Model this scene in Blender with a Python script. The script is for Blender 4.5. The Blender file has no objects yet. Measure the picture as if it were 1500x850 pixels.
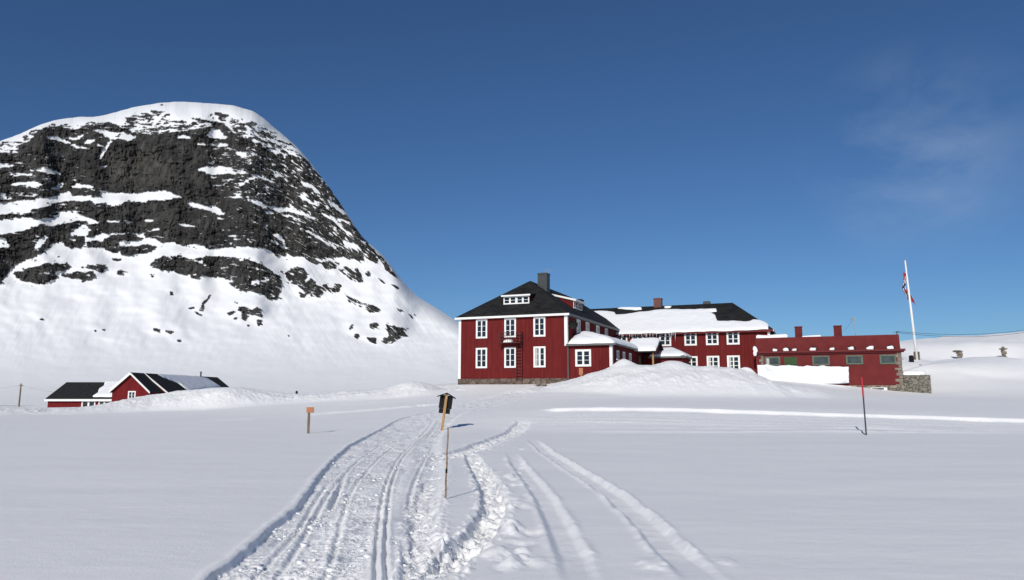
import bpy, math, random
import numpy as np
from mathutils import Vector, Matrix

random.seed(7)
RNG = np.random.default_rng(11)
scene = bpy.context.scene
COL = scene.collection
rad = math.radians

# ------------------------------------------------------------------ camera
F = 1083.0; PITCH = rad(8.0); EYE = 1.6
cp_, sp_ = math.cos(PITCH), math.sin(PITCH)
cam = bpy.data.cameras.new("camera"); co = bpy.data.objects.new("camera", cam); COL.objects.link(co)
co.location = (0, 0, EYE); co.rotation_euler = (rad(90) + PITCH, 0, 0)
cam.sensor_width = 36.0; cam.lens = F / 1500 * 36.0; cam.clip_start = 0.1; cam.clip_end = 6000
scene.camera = co

def ray(px, py):
    u = (px - 750) / F; v = (425 - py) / F
    return Vector((u, cp_ - sp_ * v, sp_ + cp_ * v))
def P(px, py, d):
    r = ray(px, py); t = d / r.y
    return Vector((r.x * t, d, EYE + r.z * t))
def G(px, py, z=0.0):
    r = ray(px, py); t = (z - EYE) / r.z
    return Vector((r.x * t, r.y * t, z))

class Frame:
    """local frame of a building: turned about z, origin O"""
    def __init__(s, O, deg):
        s.O = Vector(O); a = rad(deg); s.rz = -a
        s.e1 = Vector((math.cos(a), -math.sin(a), 0)); s.e2 = Vector((math.sin(a), math.cos(a), 0))
    def loc(s, p):
        q = Vector(p) - s.O
        return Vector((q.dot(s.e1), q.dot(s.e2), q.z))
    def lray(s, px, py):
        r = ray(px, py)
        return s.loc((0, 0, EYE)), Vector((r.dot(s.e1), r.dot(s.e2), r.z))
    def hit(s, px, py, axis, val):
        o, d = s.lray(px, py); t = (val - o[axis]) / d[axis]
        return o + d * t
    def plane(s, px, py, p0, n):
        o, d = s.lray(px, py); t = (Vector(p0) - o).dot(n) / d.dot(n)
        return o + d * t
    def world(s, p):
        return s.O + s.e1 * p[0] + s.e2 * p[1] + Vector((0, 0, p[2]))

# ------------------------------------------------------------------ numpy noise
_perm = RNG.permutation(512)
def _h(ix, iy, seed):
    return _perm[(_perm[(ix + seed * 17) & 511] + iy * 7 + seed) & 511]
_ga = np.linspace(0, 2 * np.pi, 512, endpoint=False)
_gx, _gy = np.cos(_ga), np.sin(_ga)
def perlin(x, y, seed=0):
    x = np.asarray(x, float); y = np.asarray(y, float)
    ix = np.floor(x).astype(int); iy = np.floor(y).astype(int)
    fx = x - ix; fy = y - iy
    u = fx * fx * fx * (fx * (fx * 6 - 15) + 10); v = fy * fy * fy * (fy * (fy * 6 - 15) + 10)
    def g(a, b):
        k = _h(ix + a, iy + b, seed); return _gx[k] * (fx - a) + _gy[k] * (fy - b)
    return 1.5 * ((g(0, 0) * (1 - u) + g(1, 0) * u) * (1 - v) + (g(0, 1) * (1 - u) + g(1, 1) * u) * v)
def fbm(x, y, seed=0, octs=4, gain=.5):
    s = 0; a = 1; tot = 0
    for k in range(octs):
        s = s + a * perlin(x * 2 ** k, y * 2 ** k, seed + k); tot += a; a *= gain
    return s / tot
def sstep(a, b, x):
    t = np.clip((x - a) / (b - a), 0, 1); return t * t * (3 - 2 * t)

# ------------------------------------------------------------------ materials
def nt(name):
    m = bpy.data.materials.new(name); m.use_nodes = True
    n = m.node_tree.nodes; l = m.node_tree.links
    return m, n, l, n["Principled BSDF"]
def mixc(n, l, fac, a, b, blend='MIX'):
    x = n.new('ShaderNodeMix'); x.data_type = 'RGBA'; x.blend_type = blend
    if hasattr(fac, 'links') or not isinstance(fac, (int, float)): l.new(fac, x.inputs[0])
    else: x.inputs[0].default_value = fac
    for i, c in ((6, a), (7, b)):
        if isinstance(c, tuple): x.inputs[i].default_value = (*c, 1)
        else: l.new(c, x.inputs[i])
    return x.outputs[2]
def noise(n, l, scale, detail=4, vec=None, rough=.55):
    t = n.new('ShaderNodeTexNoise'); t.inputs['Scale'].default_value = scale
    t.inputs['Detail'].default_value = detail; t.inputs['Roughness'].default_value = rough
    if vec is not None: l.new(vec, t.inputs['Vector'])
    return t.outputs['Fac']
def objco(n, l, scale=(1, 1, 1)):
    tc = n.new('ShaderNodeTexCoord'); mp = n.new('ShaderNodeMapping'); mp.inputs['Scale'].default_value = scale
    l.new(tc.outputs['Object'], mp.inputs['Vector']); return mp.outputs['Vector']
def ramp(n, l, fac, stops):
    r = n.new('ShaderNodeValToRGB'); e = r.color_ramp.elements
    while len(e) < len(stops): e.new(.5)
    for k, (p, c) in enumerate(stops):
        e[k].position = p; e[k].color = (c, c, c, 1) if not isinstance(c, tuple) else (*c, 1)
    l.new(fac, r.inputs[0]); return r.outputs[0]
def bump(n, l, b, h, dist, strength=1.0):
    x = n.new('ShaderNodeBump'); x.inputs['Distance'].default_value = dist; x.inputs['Strength'].default_value = strength
    l.new(h, x.inputs['Height']); l.new(x.outputs[0], b.inputs['Normal'])
def mat_plain(name, col, rough=.6, var=.25, scale=6, bdist=0.0, spec=.3, metal=0.0):
    m, n, l, b = nt(name); v = objco(n, l)
    f = noise(n, l, scale, 5, v)
    c = mixc(n, l, ramp(n, l, f, [(.3, 0.0), (.7, 1.0)]), tuple(x * (1 - var) for x in col), tuple(min(1, x * (1 + var)) for x in col))
    l.new(c, b.inputs['Base Color']); b.inputs['Roughness'].default_value = rough
    b.inputs['Specular IOR Level'].default_value = spec; b.inputs['Metallic'].default_value = metal
    if bdist: bump(n, l, b, f, bdist)
    return m

def mat_snow(name, s1=9.0, d1=.02, s2=60., d2=.004):
    m, n, l, b = nt(name); v = objco(n, l)
    f = noise(n, l, .35, 4, v)
    c = mixc(n, l, f, (.83, .845, .865), (.87, .885, .90)); l.new(c, b.inputs['Base Color'])
    b.inputs['Roughness'].default_value = .62; b.inputs['Specular IOR Level'].default_value = .25
    a = noise(n, l, s1, 5, v, .6); g = noise(n, l, s2, 2, v)
    mm = n.new('ShaderNodeMath'); mm.operation = 'MULTIPLY_ADD'; l.new(g, mm.inputs[0]); mm.inputs[1].default_value = d2 / d1; l.new(a, mm.inputs[2])
    bump(n, l, b, mm.outputs[0], d1)
    return m
SNOW = mat_snow("snow")
SNOW_ROOF = mat_snow("roof_snow", 1.6, .10, 14., .02)
def mat_ground():
    m, n, l, b = nt("ground_snow"); v = objco(n, l)
    at = n.new('ShaderNodeAttribute'); at.attribute_name = 'churn'; ch = at.outputs['Fac']
    f = noise(n, l, .35, 4, v)
    c = mixc(n, l, f, (.86, .862, .865), (.895, .897, .895)); cl0 = n.new('ShaderNodeClamp'); l.new(ch, cl0.inputs[0]); c = mixc(n, l, cl0.outputs[0], c, (.945, .95, .955)); l.new(c, b.inputs['Base Color'])
    b.inputs['Roughness'].default_value = .62; b.inputs['Specular IOR Level'].default_value = .25
    def M(op, a, b_):
        x = n.new('ShaderNodeMath'); x.operation = op
        for i_, q in enumerate((a, b_)):
            if isinstance(q, (int, float)): x.inputs[i_].default_value = q
            else: l.new(q, x.inputs[i_])
        return x.outputs[0]
    smooth = M('ADD', M('MULTIPLY', noise(n, l, 4.0, 5, objco(n, l, (.7, 1.2, 1))), .009), M('MULTIPLY', noise(n, l, 55., 2, v), .0035))
    vo = n.new('ShaderNodeTexVoronoi'); vo.inputs['Scale'].default_value = 5.5; vo.feature = 'SMOOTH_F1'; vo.inputs['Smoothness'].default_value = .35
    nz_ = n.new('ShaderNodeTexNoise'); nz_.inputs['Scale'].default_value = 4.0; nz_.inputs['Detail'].default_value = 2
    l.new(v, nz_.inputs['Vector']); mxv = n.new('ShaderNodeMix'); mxv.data_type = 'VECTOR'; mxv.inputs[0].default_value = .25; l.new(v, mxv.inputs[4]); l.new(nz_.outputs['Color'], mxv.inputs[5]); l.new(mxv.outputs[1], vo.inputs['Vector'])
    crumb = M('ADD', M('MULTIPLY', M('SUBTRACT', 1.0, vo.outputs['Distance']), .022), M('ADD', M('MULTIPLY', noise(n, l, 14., 4, v, .65), .050), M('MULTIPLY', noise(n, l, 3.2, 3, v), .05)))
    b.inputs['Subsurface Weight'].default_value = .55; b.inputs['Subsurface Radius'].default_value = (1.0, 1.0, 1.0); b.inputs['Subsurface Scale'].default_value = .035
    h = M('ADD', smooth, M('MULTIPLY', crumb, M('MULTIPLY', ch, 1.25)))
    bump(n, l, b, h, 1.0); return m
SNOW_GROUND = mat_ground()

def mat_boards(name, col, pitch=.16):
    m, n, l, b = nt(name)
    tc = n.new('ShaderNodeTexCoord'); sx = n.new('ShaderNodeSeparateXYZ'); l.new(tc.outputs['Object'], sx.inputs[0])
    ad = n.new('ShaderNodeMath'); ad.operation = 'ADD'; l.new(sx.outputs[0], ad.inputs[0]); l.new(sx.outputs[1], ad.inputs[1])
    dv = n.new('ShaderNodeMath'); dv.operation = 'DIVIDE'; l.new(ad.outputs[0], dv.inputs[0]); dv.inputs[1].default_value = pitch
    fl = n.new('ShaderNodeMath'); fl.operation = 'FLOOR'; l.new(dv.outputs[0], fl.inputs[0])
    fr = n.new('ShaderNodeMath'); fr.operation = 'FRACT'; l.new(dv.outputs[0], fr.inputs[0])
    wn = n.new('ShaderNodeTexWhiteNoise'); wn.noise_dimensions = '1D'; l.new(fl.outputs[0], wn.inputs['W'])
    gap = ramp(n, l, fr.outputs[0], [(0.0, 0.0), (.10, 1.0), (.45, 1.0), (.55, .55), (.92, .55), (1.0, 0.0)])
    v = objco(n, l, (1.2, 1.2, .35)); ns = noise(n, l, 2.2, 5, v)
    c1 = mixc(n, l, wn.outputs['Value'], tuple(x * .86 for x in col), tuple(x * 1.12 for x in col))
    c2 = mixc(n, l, ramp(n, l, ns, [(.35, 0.0), (.7, .6)]), c1, tuple(x * .62 for x in col))
    c3 = mixc(n, l, ramp(n, l, gap, [(0, .55), (.3, 0.0)]), c2, tuple(x * .3 for x in col))
    l.new(c3, b.inputs['Base Color']); b.inputs['Roughness'].default_value = .8; b.inputs['Specular IOR Level'].default_value = .08
    bump(n, l, b, gap, .02)
    return m
RED = mat_boards("red_board_paint", (.150, .0185, .0185))
RED2 = mat_plain("red_plaster_paint", (.132, .0185, .0190), .8, .16, 1.3, .01, .2)
REDTRIM = mat_plain("dark_red_paint", (.12, .014, .016), .7, .2, 5)
WHITE = mat_plain("white_paint", (.78, .78, .76), .5, .05, 3)
GREYTRIM = mat_plain("grey_gutter_paint", (.12, .12, .125), .5, .15, 4)
GLASS = mat_plain("dark_window_glass", (.012, .016, .026), .06, .4, .8, 0, .5)
GREENFR = mat_plain("grey_green_paint", (.10, .125, .095), .65, .2, 5)
GREEN = mat_plain("green_shutter_paint", (.022, .075, .022), .65, .25, 5)
def mat_roof(name, col):
    m, n, l, b = nt(name); v = objco(n, l)
    bt = n.new('ShaderNodeTexBrick'); bt.inputs['Scale'].default_value = 1.0
    bt.inputs['Brick Width'].default_value = .5; bt.inputs['Row Height'].default_value = .24; bt.inputs['Mortar Size'].default_value = .02
    bt.inputs['Color1'].default_value = (*[x * .7 for x in col], 1); bt.inputs['Color2'].default_value = (*[x * 1.5 for x in col], 1)
    bt.inputs['Mortar'].default_value = (*[x * .4 for x in col], 1)
    l.new(v, bt.inputs['Vector'])
    f = noise(n, l, 1.1, 6, v)
    c = mixc(n, l, ramp(n, l, f, [(.4, 0.0), (.75, .6)]), bt.outputs['Color'], tuple(x * 1.9 for x in col))
    l.new(c, b.inputs['Base Color']); b.inputs['Roughness'].default_value = .8; b.inputs['Specular IOR Level'].default_value = .12
    bump(n, l, b, bt.outputs['Fac'], -.015)
    return m
SLATE = mat_roof("dark_slate", (.017, .017, .0175))
FELT = mat_plain("black_roof_felt", (.022, .0225, .023), .85, .35, 2.5, .01, .15)
BLACK = mat_plain("black_stain", (.008, .008, .009), .7, .3, 5, 0, .2)
DARKMETAL = mat_plain("dark_metal", (.035, .04, .045), .5, .25, 4, 0, .4)
GREYMETAL = mat_plain("galvanised_steel", (.32, .33, .34), .45, .2, 8, 0, .4)
RUST = mat_plain("red_brown_iron", (.075, .016, .014), .6, .3, 8)
def mat_brick(name, c1, c2, mort):
    m, n, l, b = nt(name); v = objco(n, l)
    sx = n.new('ShaderNodeSeparateXYZ'); l.new(v, sx.inputs[0])
    ad = n.new('ShaderNodeMath'); ad.operation = 'ADD'; l.new(sx.outputs[0], ad.inputs[0]); l.new(sx.outputs[1], ad.inputs[1])
    cx = n.new('ShaderNodeCombineXYZ'); l.new(ad.outputs[0], cx.inputs[0]); l.new(sx.outputs[2], cx.inputs[1])
    bt = n.new('ShaderNodeTexBrick'); bt.inputs['Scale'].default_value = 1; bt.inputs['Brick Width'].default_value = .24
    bt.inputs['Row Height'].default_value = .08; bt.inputs['Mortar Size'].default_value = .012
    bt.inputs['Color1'].default_value = (*c1, 1); bt.inputs['Color2'].default_value = (*c2, 1); bt.inputs['Mortar'].default_value = (*mort, 1)
    l.new(cx.outputs[0], bt.inputs['Vector'])
    l.new(bt.outputs['Color'], b.inputs['Base Color']); b.inputs['Roughness'].default_value = .85
    bump(n, l, b, bt.outputs['Fac'], -.01); return m
BRICK = mat_brick("red_brick", (.14, .035, .025), (.20, .06, .04), (.13, .11, .10))
def mat_stone(name, scale=1.6, a=(.20, .17, .13), bcol=(.34, .29, .22)):
    m, n, l, b = nt(name); v = objco(n, l, (1, 1, 1.5))
    vo = n.new('ShaderNodeTexVoronoi'); vo.inputs['Scale'].default_value = scale; l.new(v, vo.inputs['Vector'])
    ve = n.new('ShaderNodeTexVoronoi'); ve.feature = 'DISTANCE_TO_EDGE'; ve.inputs['Scale'].default_value = scale; l.new(v, ve.inputs['Vector'])
    bw = n.new('ShaderNodeRGBToBW'); l.new(vo.outputs['Color'], bw.inputs[0])
    f = noise(n, l, 7, 6, v)
    c = mixc(n, l, bw.outputs[0], a, bcol)
    c = mixc(n, l, ramp(n, l, f, [(.35, .0), (.75, .7)]), c, (.09, .08, .07))
    e = ramp(n, l, ve.outputs['Distance'], [(0, 0.0), (.07, 1.0)])
    c = mixc(n, l, e, (.05, .045, .04), c)
    l.new(c, b.inputs['Base Color']); b.inputs['Roughness'].default_value = .9
    bump(n, l, b, e, .05); return m
STONE = mat_stone("masonry_stone")
STONE_LOOSE = mat_plain("weathered_stone", (.20, .17, .14), .9, .45, 3.5, .04, .2)
def mat_wood(name, col):
    m, n, l, b = nt(name); v = objco(n, l, (12, 12, 1.2))
    f = noise(n, l, 2.5, 6, v)
    c = mixc(n, l, ramp(n, l, f, [(.3, 0.0), (.7, 1.0)]), tuple(x * .5 for x in col), tuple(x * 1.3 for x in col))
    l.new(c, b.inputs['Base Color']); b.inputs['Roughness'].default_value = .75; bump(n, l, b, f, .004); return m
WOOD = mat_wood("pale_timber", (.42, .24, .10))
WOODGREY = mat_wood("weathered_timber", (.17, .12, .085))
BAMBOO = mat_wood("bamboo", (.27, .16, .09))
ORANGE = mat_plain("orange_board_paint", (.42, .18, .09), .7, .2, 9)
REDPLASTIC = mat_plain("red_marker_paint", (.42, .016, .03), .5, .12, 4)
FLAGWHITE = mat_plain("white_flag_cloth", (.75, .75, .74), .8, .05)
FLAGRED = mat_plain("red_flag_cloth", (.36, .015, .03), .8, .1)
FLAGBLUE = mat_plain("blue_flag_cloth", (.012, .02, .09), .8, .1)
CURTAIN = mat_plain("pale_curtain_cloth", (.45, .45, .43), .9, .15, 8)
def mat_ice():
    m, n, l, b = nt("ice"); b.inputs['Base Color'].default_value = (.75, .80, .85, 1); b.inputs['Roughness'].default_value = .15
    b.inputs['Transmission Weight'].default_value = .4; b.inputs['IOR'].default_value = 1.31; return m
ICE = mat_ice()

# ------------------------------------------------------------------ mesh helper
def link(name, me, mats, parent=None):
    o = bpy.data.objects.new(name, me); COL.objects.link(o)
    for m in (mats if isinstance(mats, (list, tuple)) else [mats]): me.materials.append(m)
    if parent is not None: o.parent = parent
    return o
class MB:
    def __init__(s): s.v = []; s.f = []; s.mi = []; s.smooth = False
    def add(s, vs, fs, mi=0):
        k = len(s.v); s.v += [tuple(v) for v in vs]; s.f += [tuple(i + k for i in f) for f in fs]; s.mi += [mi] * len(fs); return s
    def box(s, x0, x1, y0, y1, z0, z1, mi=0):
        return s.hexa([(x0, y0, z0), (x1, y0, z0), (x1, y1, z0), (x0, y1, z0), (x0, y0, z1), (x1, y0, z1), (x1, y1, z1), (x0, y1, z1)], mi)
    def hexa(s, c, mi=0):
        return s.add(c, [(0, 3, 2, 1), (4, 5, 6, 7), (0, 1, 5, 4), (1, 2, 6, 5), (2, 3, 7, 6), (3, 0, 4, 7)], mi)
    def slab(s, top, thick, mi=0):
        """polygon with vertical thickness below"""
        n = len(top); vs = list(top) + [(p[0], p[1], p[2] - thick) for p in top]
        fs = [tuple(range(n)), tuple(reversed(range(n, 2 * n)))] + [((i + 1) % n, i, n + i, n + (i + 1) % n) for i in range(n)]
        return s.add(vs, fs, mi)
    def tube(s, pts, rs, n=8, mi=0):
        rings = []; k = len(pts)
        vs = []
        for i, p in enumerate(pts):
            p = Vector(p); a = Vector(pts[max(0, i - 1)]); b = Vector(pts[min(k - 1, i + 1)])
            t = (b - a).normalized(); u = t.orthogonal().normalized()
            ref = Vector((1, 0, 0)) if abs(t.x) < .9 else Vector((0, 1, 0))
            u = (ref - t * ref.dot(t)).normalized(); w = t.cross(u)
            r = rs[i] if isinstance(rs, (list, tuple)) else rs
            for j in range(n):
                an = 2 * math.pi * j / n; vs.append(p + (u * math.cos(an) + w * math.sin(an)) * r)
        fs = []
        for i in range(k - 1):
            for j in range(n):
                fs.append((i * n + j, i * n + (j + 1) % n, (i + 1) * n + (j + 1) % n, (i + 1) * n + j))
        fs.append(tuple(reversed(range(n)))); fs.append(tuple(range((k - 1) * n, k * n)))
        return s.add(vs, fs, mi)
    def bar(s, a, b, w, mi=0): return s.tube([a, b], w * .7, 4, mi)
    def rock(s, c, r, seed, n=10, mi=0, flat=.8):
        rr = random.Random(seed); vs = []; fs = []
        ph = [rr.uniform(0, 6.3) for _ in range(6)]; m = n // 2 + 1
        for i in range(m + 1):
            th = math.pi * i / m
            for j in range(n):
                a = 2 * math.pi * j / n
                d = Vector((math.sin(th) * math.cos(a), math.sin(th) * math.sin(a), math.cos(th)))
                k = 1 + .18 * math.sin(3 * d.x + ph[0]) + .16 * math.sin(4 * d.y + ph[1]) + .12 * math.sin(5 * d.z + ph[2] + 2 * d.x) + (rr.uniform(-.07, .07) if 0 < i < m else 0)
                k2 = [max(-.8, min(.8, q)) for q in d]
                vs.append((c[0] + k2[0] * k * r[0], c[1] + k2[1] * k * r[1], c[2] + k2[2] * k * r[2]))
        for i in range(m):
            for j in range(n): fs.append((i * n + j, (i + 1) * n + j, (i + 1) * n + (j + 1) % n, i * n + (j + 1) % n))
        return s.add(vs, fs, mi)
    def build(s, name, mats, parent=None, smooth=False):
        me = bpy.data.meshes.new(name); me.from_pydata(s.v, [], s.f)
        o = link(name, me, mats, parent)
        me.polygons.foreach_set('material_index', s.mi)
        if smooth: me.polygons.foreach_set('use_smooth', [True] * len(s.f))
        me.update(); return o
def thing(name, label, cat, loc, rz=0, group=None):
    o = bpy.data.objects.new(name, None); COL.objects.link(o); o.location = loc; o.rotation_euler = (0, 0, rz)
    o['label'] = label; o['category'] = cat
    if group: o['group'] = group
    return o
def tag(o, label, cat, group=None, kind=None):
    o['label'] = label; o['category'] = cat
    if group: o['group'] = group
    if kind: o['kind'] = kind
    return o
def structure(o, label, cat='ground'):
    o['kind'] = 'structure'; o['label'] = label; o['category'] = cat; return o

def np_mesh(name, V, Fq, mats, smooth=True):
    me = bpy.data.meshes.new(name); nv = len(V); nf = len(Fq)
    me.vertices.add(nv); me.vertices.foreach_set('co', V.astype(np.float32).ravel())
    me.loops.add(nf * 4); me.loops.foreach_set('vertex_index', Fq.astype(np.int32).ravel())
    me.polygons.add(nf); me.polygons.foreach_set('loop_start', np.arange(0, nf * 4, 4, dtype=np.int32))
    me.polygons.foreach_set('loop_total', np.full(nf, 4, dtype=np.int32))
    me.polygons.foreach_set('use_smooth', np.full(nf, smooth))
    me.update(calc_edges=True); me.validate()
    return link(name, me, mats)

def inpoly(x, y, poly):
    ins = np.zeros(x.shape, bool); n = len(poly)
    for i in range(n):
        x0, y0 = poly[i]; x1, y1 = poly[(i + 1) % n]
        if y0 == y1: continue
        c = ((y0 > y) != (y1 > y)) & (x < (x1 - x0) * (y - y0) / (y1 - y0) + x0); ins ^= c
    return ins
def seg_dist(x, y, pts, closed=False):
    """distance, signed side (+ right of travel), arclength of nearest point"""
    best = np.full(x.shape, 1e9); side = np.zeros(x.shape); arc = np.zeros(x.shape); bx = np.zeros(x.shape); by = np.zeros(x.shape); s0 = 0
    n = len(pts); m = n if closed else n - 1
    for i in range(m):
        ax, ay = pts[i]; cx, cy = pts[(i + 1) % n]; dx, dy = cx - ax, cy - ay; L2 = dx * dx + dy * dy
        if L2 == 0: continue
        t = np.clip(((x - ax) * dx + (y - ay) * dy) / L2, 0, 1)
        qx, qy = ax + t * dx, ay + t * dy; d = np.hypot(x - qx, y - qy); k = d < best
        cr = (x - ax) * dy - (y - ay) * dx
        best = np.where(k, d, best); side = np.where(k, np.sign(cr), side); arc = np.where(k, s0 + t * math.sqrt(L2), arc)
        bx = np.where(k, qx, bx); by = np.where(k, qy, by); s0 += math.sqrt(L2)
    return best, side, arc, bx, by
def spline(pts, per=6):
    out = []; n = len(pts)
    for i in range(n - 1):
        p0 = np.array(pts[max(0, i - 1)]); p1 = np.array(pts[i]); p2 = np.array(pts[i + 1]); p3 = np.array(pts[min(n - 1, i + 2)])
        for k in range(per):
            t = k / per
            out.append(tuple(.5 * ((2 * p1) + (-p0 + p2) * t + (2 * p0 - 5 * p1 + 4 * p2 - p3) * t * t + (-p0 + 3 * p1 - 3 * p2 + p3) * t ** 3)))
    out.append(tuple(pts[-1])); return out

def blanket(name, poly, fmap, T, parent, sp=.15, edge=.45, R=.5, mat=None, seed=0, wob=.12, lump=.25):
    """snow lying on a surface: poly in 2D surface coordinates, fmap(s,t,h) -> 3D"""
    poly = [tuple(p) for p in poly]
    dense = []
    for i in range(len(poly)):
        a = np.array(poly[i]); b = np.array(poly[(i + 1) % len(poly)]); k = max(1, int(np.linalg.norm(b - a) / .5))
        for j in range(k): dense.append(a + (b - a) * j / k)
    dense = np.array(dense)
    w = wob * np.stack([fbm(dense[:, 0] * .9, dense[:, 1] * .9, seed + 3), fbm(dense[:, 0] * .9 + 40, dense[:, 1] * .9, seed + 5)], 1)
    dense = [tuple(p) for p in dense + w]
    arr = np.array(dense); mn = arr.min(0) - sp; mx = arr.max(0) + sp
    nx = int((mx[0] - mn[0]) / sp) + 2; ny = int((mx[1] - mn[1]) / sp) + 2
    X, Y = np.meshgrid(mn[0] + sp * np.arange(nx), mn[1] + sp * np.arange(ny), indexing='ij')
    ins = inpoly(X, Y, dense); d, _, _, bx, by = seg_dist(X, Y, dense, True)
    use = ins[:-1, :-1] | ins[1:, :-1] | ins[:-1, 1:] | ins[1:, 1:]
    X2 = np.where(ins, X, bx); Y2 = np.where(ins, Y, by); d = np.where(ins, d, 0)
    q = np.clip(d / R, 0, 1); h = T * (edge + (1 - edge) * np.sqrt(1 - (1 - q) ** 2)) * (1 + lump * fbm(X2 * .5, Y2 * .5, seed, 4))
    idx = -np.ones(X.shape, int); vs = []; fs = []
    def vid(i, j):
        if idx[i, j] < 0:
            idx[i, j] = len(vs); vs.append(fmap(X2[i, j], Y2[i, j], h[i, j]))
        return idx[i, j]
    ed = {}
    for i, j in zip(*np.nonzero(use)):
        f = (vid(i, j), vid(i + 1, j), vid(i + 1, j + 1), vid(i, j + 1)); fs.append(f)
        for a, b in zip(f, f[1:] + f[:1]):
            if (b, a) in ed: del ed[(b, a)]
            else: ed[(a, b)] = ((i, j),)
    inv = {}
    for i, j in zip(*np.nonzero(idx >= 0)): inv[idx[i, j]] = (i, j)
    low = {}
    def lo(a):
        if a not in low:
            i, j = inv[a]; low[a] = len(vs); vs.append(fmap(X2[i, j], Y2[i, j], .004))
        return low[a]
    for a, b in list(ed): fs.append((b, a, lo(a), lo(b)))
    mb = MB(); mb.add(vs, fs); return mb.build(name, mat or SNOW_ROOF, parent, True)

# ------------------------------------------------------------------ windows
def window(parent, fm, s0, s1, z0, z1, cols=2, rows=3, case=.15, curtain=False, framemat=None, out=.05, midw=.07, munt=.035, name='window', glassmat=None):
    """fm(s,z,out) maps wall coordinates to parent space"""
    framemat = framemat or WHITE
    m = MB()
    def bx(a0, a1, b0, b1, o0, o1, M=m):
        M.hexa([fm(a0, b0, o1), fm(a1, b0, o1), fm(a1, b0, o0), fm(a0, b0, o0), fm(a0, b1, o1), fm(a1, b1, o1), fm(a1, b1, o0), fm(a0, b1, o0)])
    bx(s0, s0 + case, z0, z1, 0, out); bx(s1 - case, s1, z0, z1, 0, out)
    bx(s0 + case, s1 - case, z0, z0 + case, 0, out + .03); bx(s0 + case, s1 - case, z1 - case, z1, 0, out)
    i0, i1, k0, k1 = s0 + case, s1 - case, z0 + case, z1 - case
    sash = .022
    for c in range(cols):
        w = (i1 - i0 - midw * (cols - 1)) / cols; a = i0 + c * (w + midw); b = a + w
        if c: bx(a - midw, a, k0, k1, 0, out - .012)
        bx(a, a + sash, k0, k1, 0, out - .02); bx(b - sash, b, k0, k1, 0, out - .02)
        bx(a + sash, b - sash, k0, k0 + sash, 0, out - .02); bx(a + sash, b - sash, k1 - sash, k1, 0, out - .02)
        for r in range(1, rows):
            zz = k0 + (k1 - k0) * r / rows; bx(a + sash, b - sash, zz - munt / 2, zz + munt / 2, 0, out - .026)
    o = m.build(name, framemat, parent)
    g = MB(); bx(i0, i1, k0, k1, -.03, .006, g); g.build('pane', glassmat or GLASS, o)
    if curtain:
        c = MB(); bx(i0 + .04, i0 + .04 + (i1 - i0) * .22, k0 + .04, k1 - .04, .006, .010, c); c.build('curtain', CURTAIN, o)
    return o
def front_map(y): return lambda s, z, o: (s, y - o, z)
def right_map(x): return lambda s, z, o: (x + o, s, z)
def win_px(parent, fr, y, px0, px1, py0, py1, **k):
    a = fr.hit(px0, py0, 1, y); b = fr.hit(px1, py1, 1, y)
    return window(parent, front_map(y), a.x, b.x, b.z, a.z, **k)

# ================================================================== TERRAIN
def xy(v): return (v[0], v[1])
ctrl = []
def c3(x, y, z): ctrl.append((x, y, z))
def cp(px, py, d): v = P(px, py, d); ctrl.append((v.x, v.y, v.z))
for x, y in [(-9, 4), (9, 4), (0, 2), (0, -12), (-40, -30), (40, -30), (0, 8), (-7, 11), (8, 11), (0, 15), (-14, 18), (14, 18), (0, 22), (-22, 28), (24, 27), (0, 29), (-10, 29), (10, 29), (-36, 20), (40, 24), (-34, 40), (-18, 40), (34, 29.5), (-60, 50), (-42, 52), (-180, -150), (180, -150), (-120, 40), (-8, 33), (0, 32), (8, 31)]:
    c3(x, y, 0)
# road strip and rise to the houses
cp(650, 601, 47); cp(745, 601, 43); cp(830, 599, 39.5); cp(1000, 600, 38.8); cp(1150, 604, 37.8); cp(1300, 608.5, 36.7); cp(1500, 615, 35.3); cp(1680, 620, 34.6); cp(850, 631, 31.7); cp(1100, 632.5, 31.4); cp(1350, 633.5, 31.2); cp(1600, 634, 31.0)
cp(560, 600, 52); cp(450, 606, 54); cp(350, 606, 57); cp(150, 607, 60)
cp(700, 582, 60); cp(770, 575, 62); cp(660, 583, 62)
cp(672, 563, 73); cp(750, 562, 71.5); cp(830, 559, 69); cp(800, 564, 68.5)
c3(15, 75, 3.2); c3(20, 70, 3.2); c3(12, 84, 3.4); c3(0, 85, 3); c3(24, 78, 3.2)
cp(1110, 556, 78); cp(1245, 566, 75.2); cp(1330, 575, 73.0); cp(1200, 584, 58); cp(1000, 585, 53); cp(1350, 587, 57); cp(1500, 588, 58); cp(1245, 580, 62); cp(1365, 575, 74)
cp(1500, 578, 70); cp(1420, 577, 72)
# hillside to the right
cp(1380, 553, 80); cp(1440, 530, 92); cp(1500, 533, 93); cp(1390, 538, 90); cp(1346, 529, 87); cp(1405, 528, 104); cp(1471, 531, 104); cp(1420, 506, 110); cp(1500, 503, 111); cp(1350, 510, 107); cp(1420, 536, 98); cp(1490, 540, 98); cp(1440, 501, 118)
cp(1340, 502, 128); cp(1400, 495, 142); cp(1500, 488, 156); cp(1660, 480, 165); cp(1240, 505, 125); cp(1120, 520, 120); cp(1560, 540, 84)
c3(60, 190, 8); c3(110, 200, 11); c3(150, 160, 16); c3(40, 150, 9)
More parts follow.
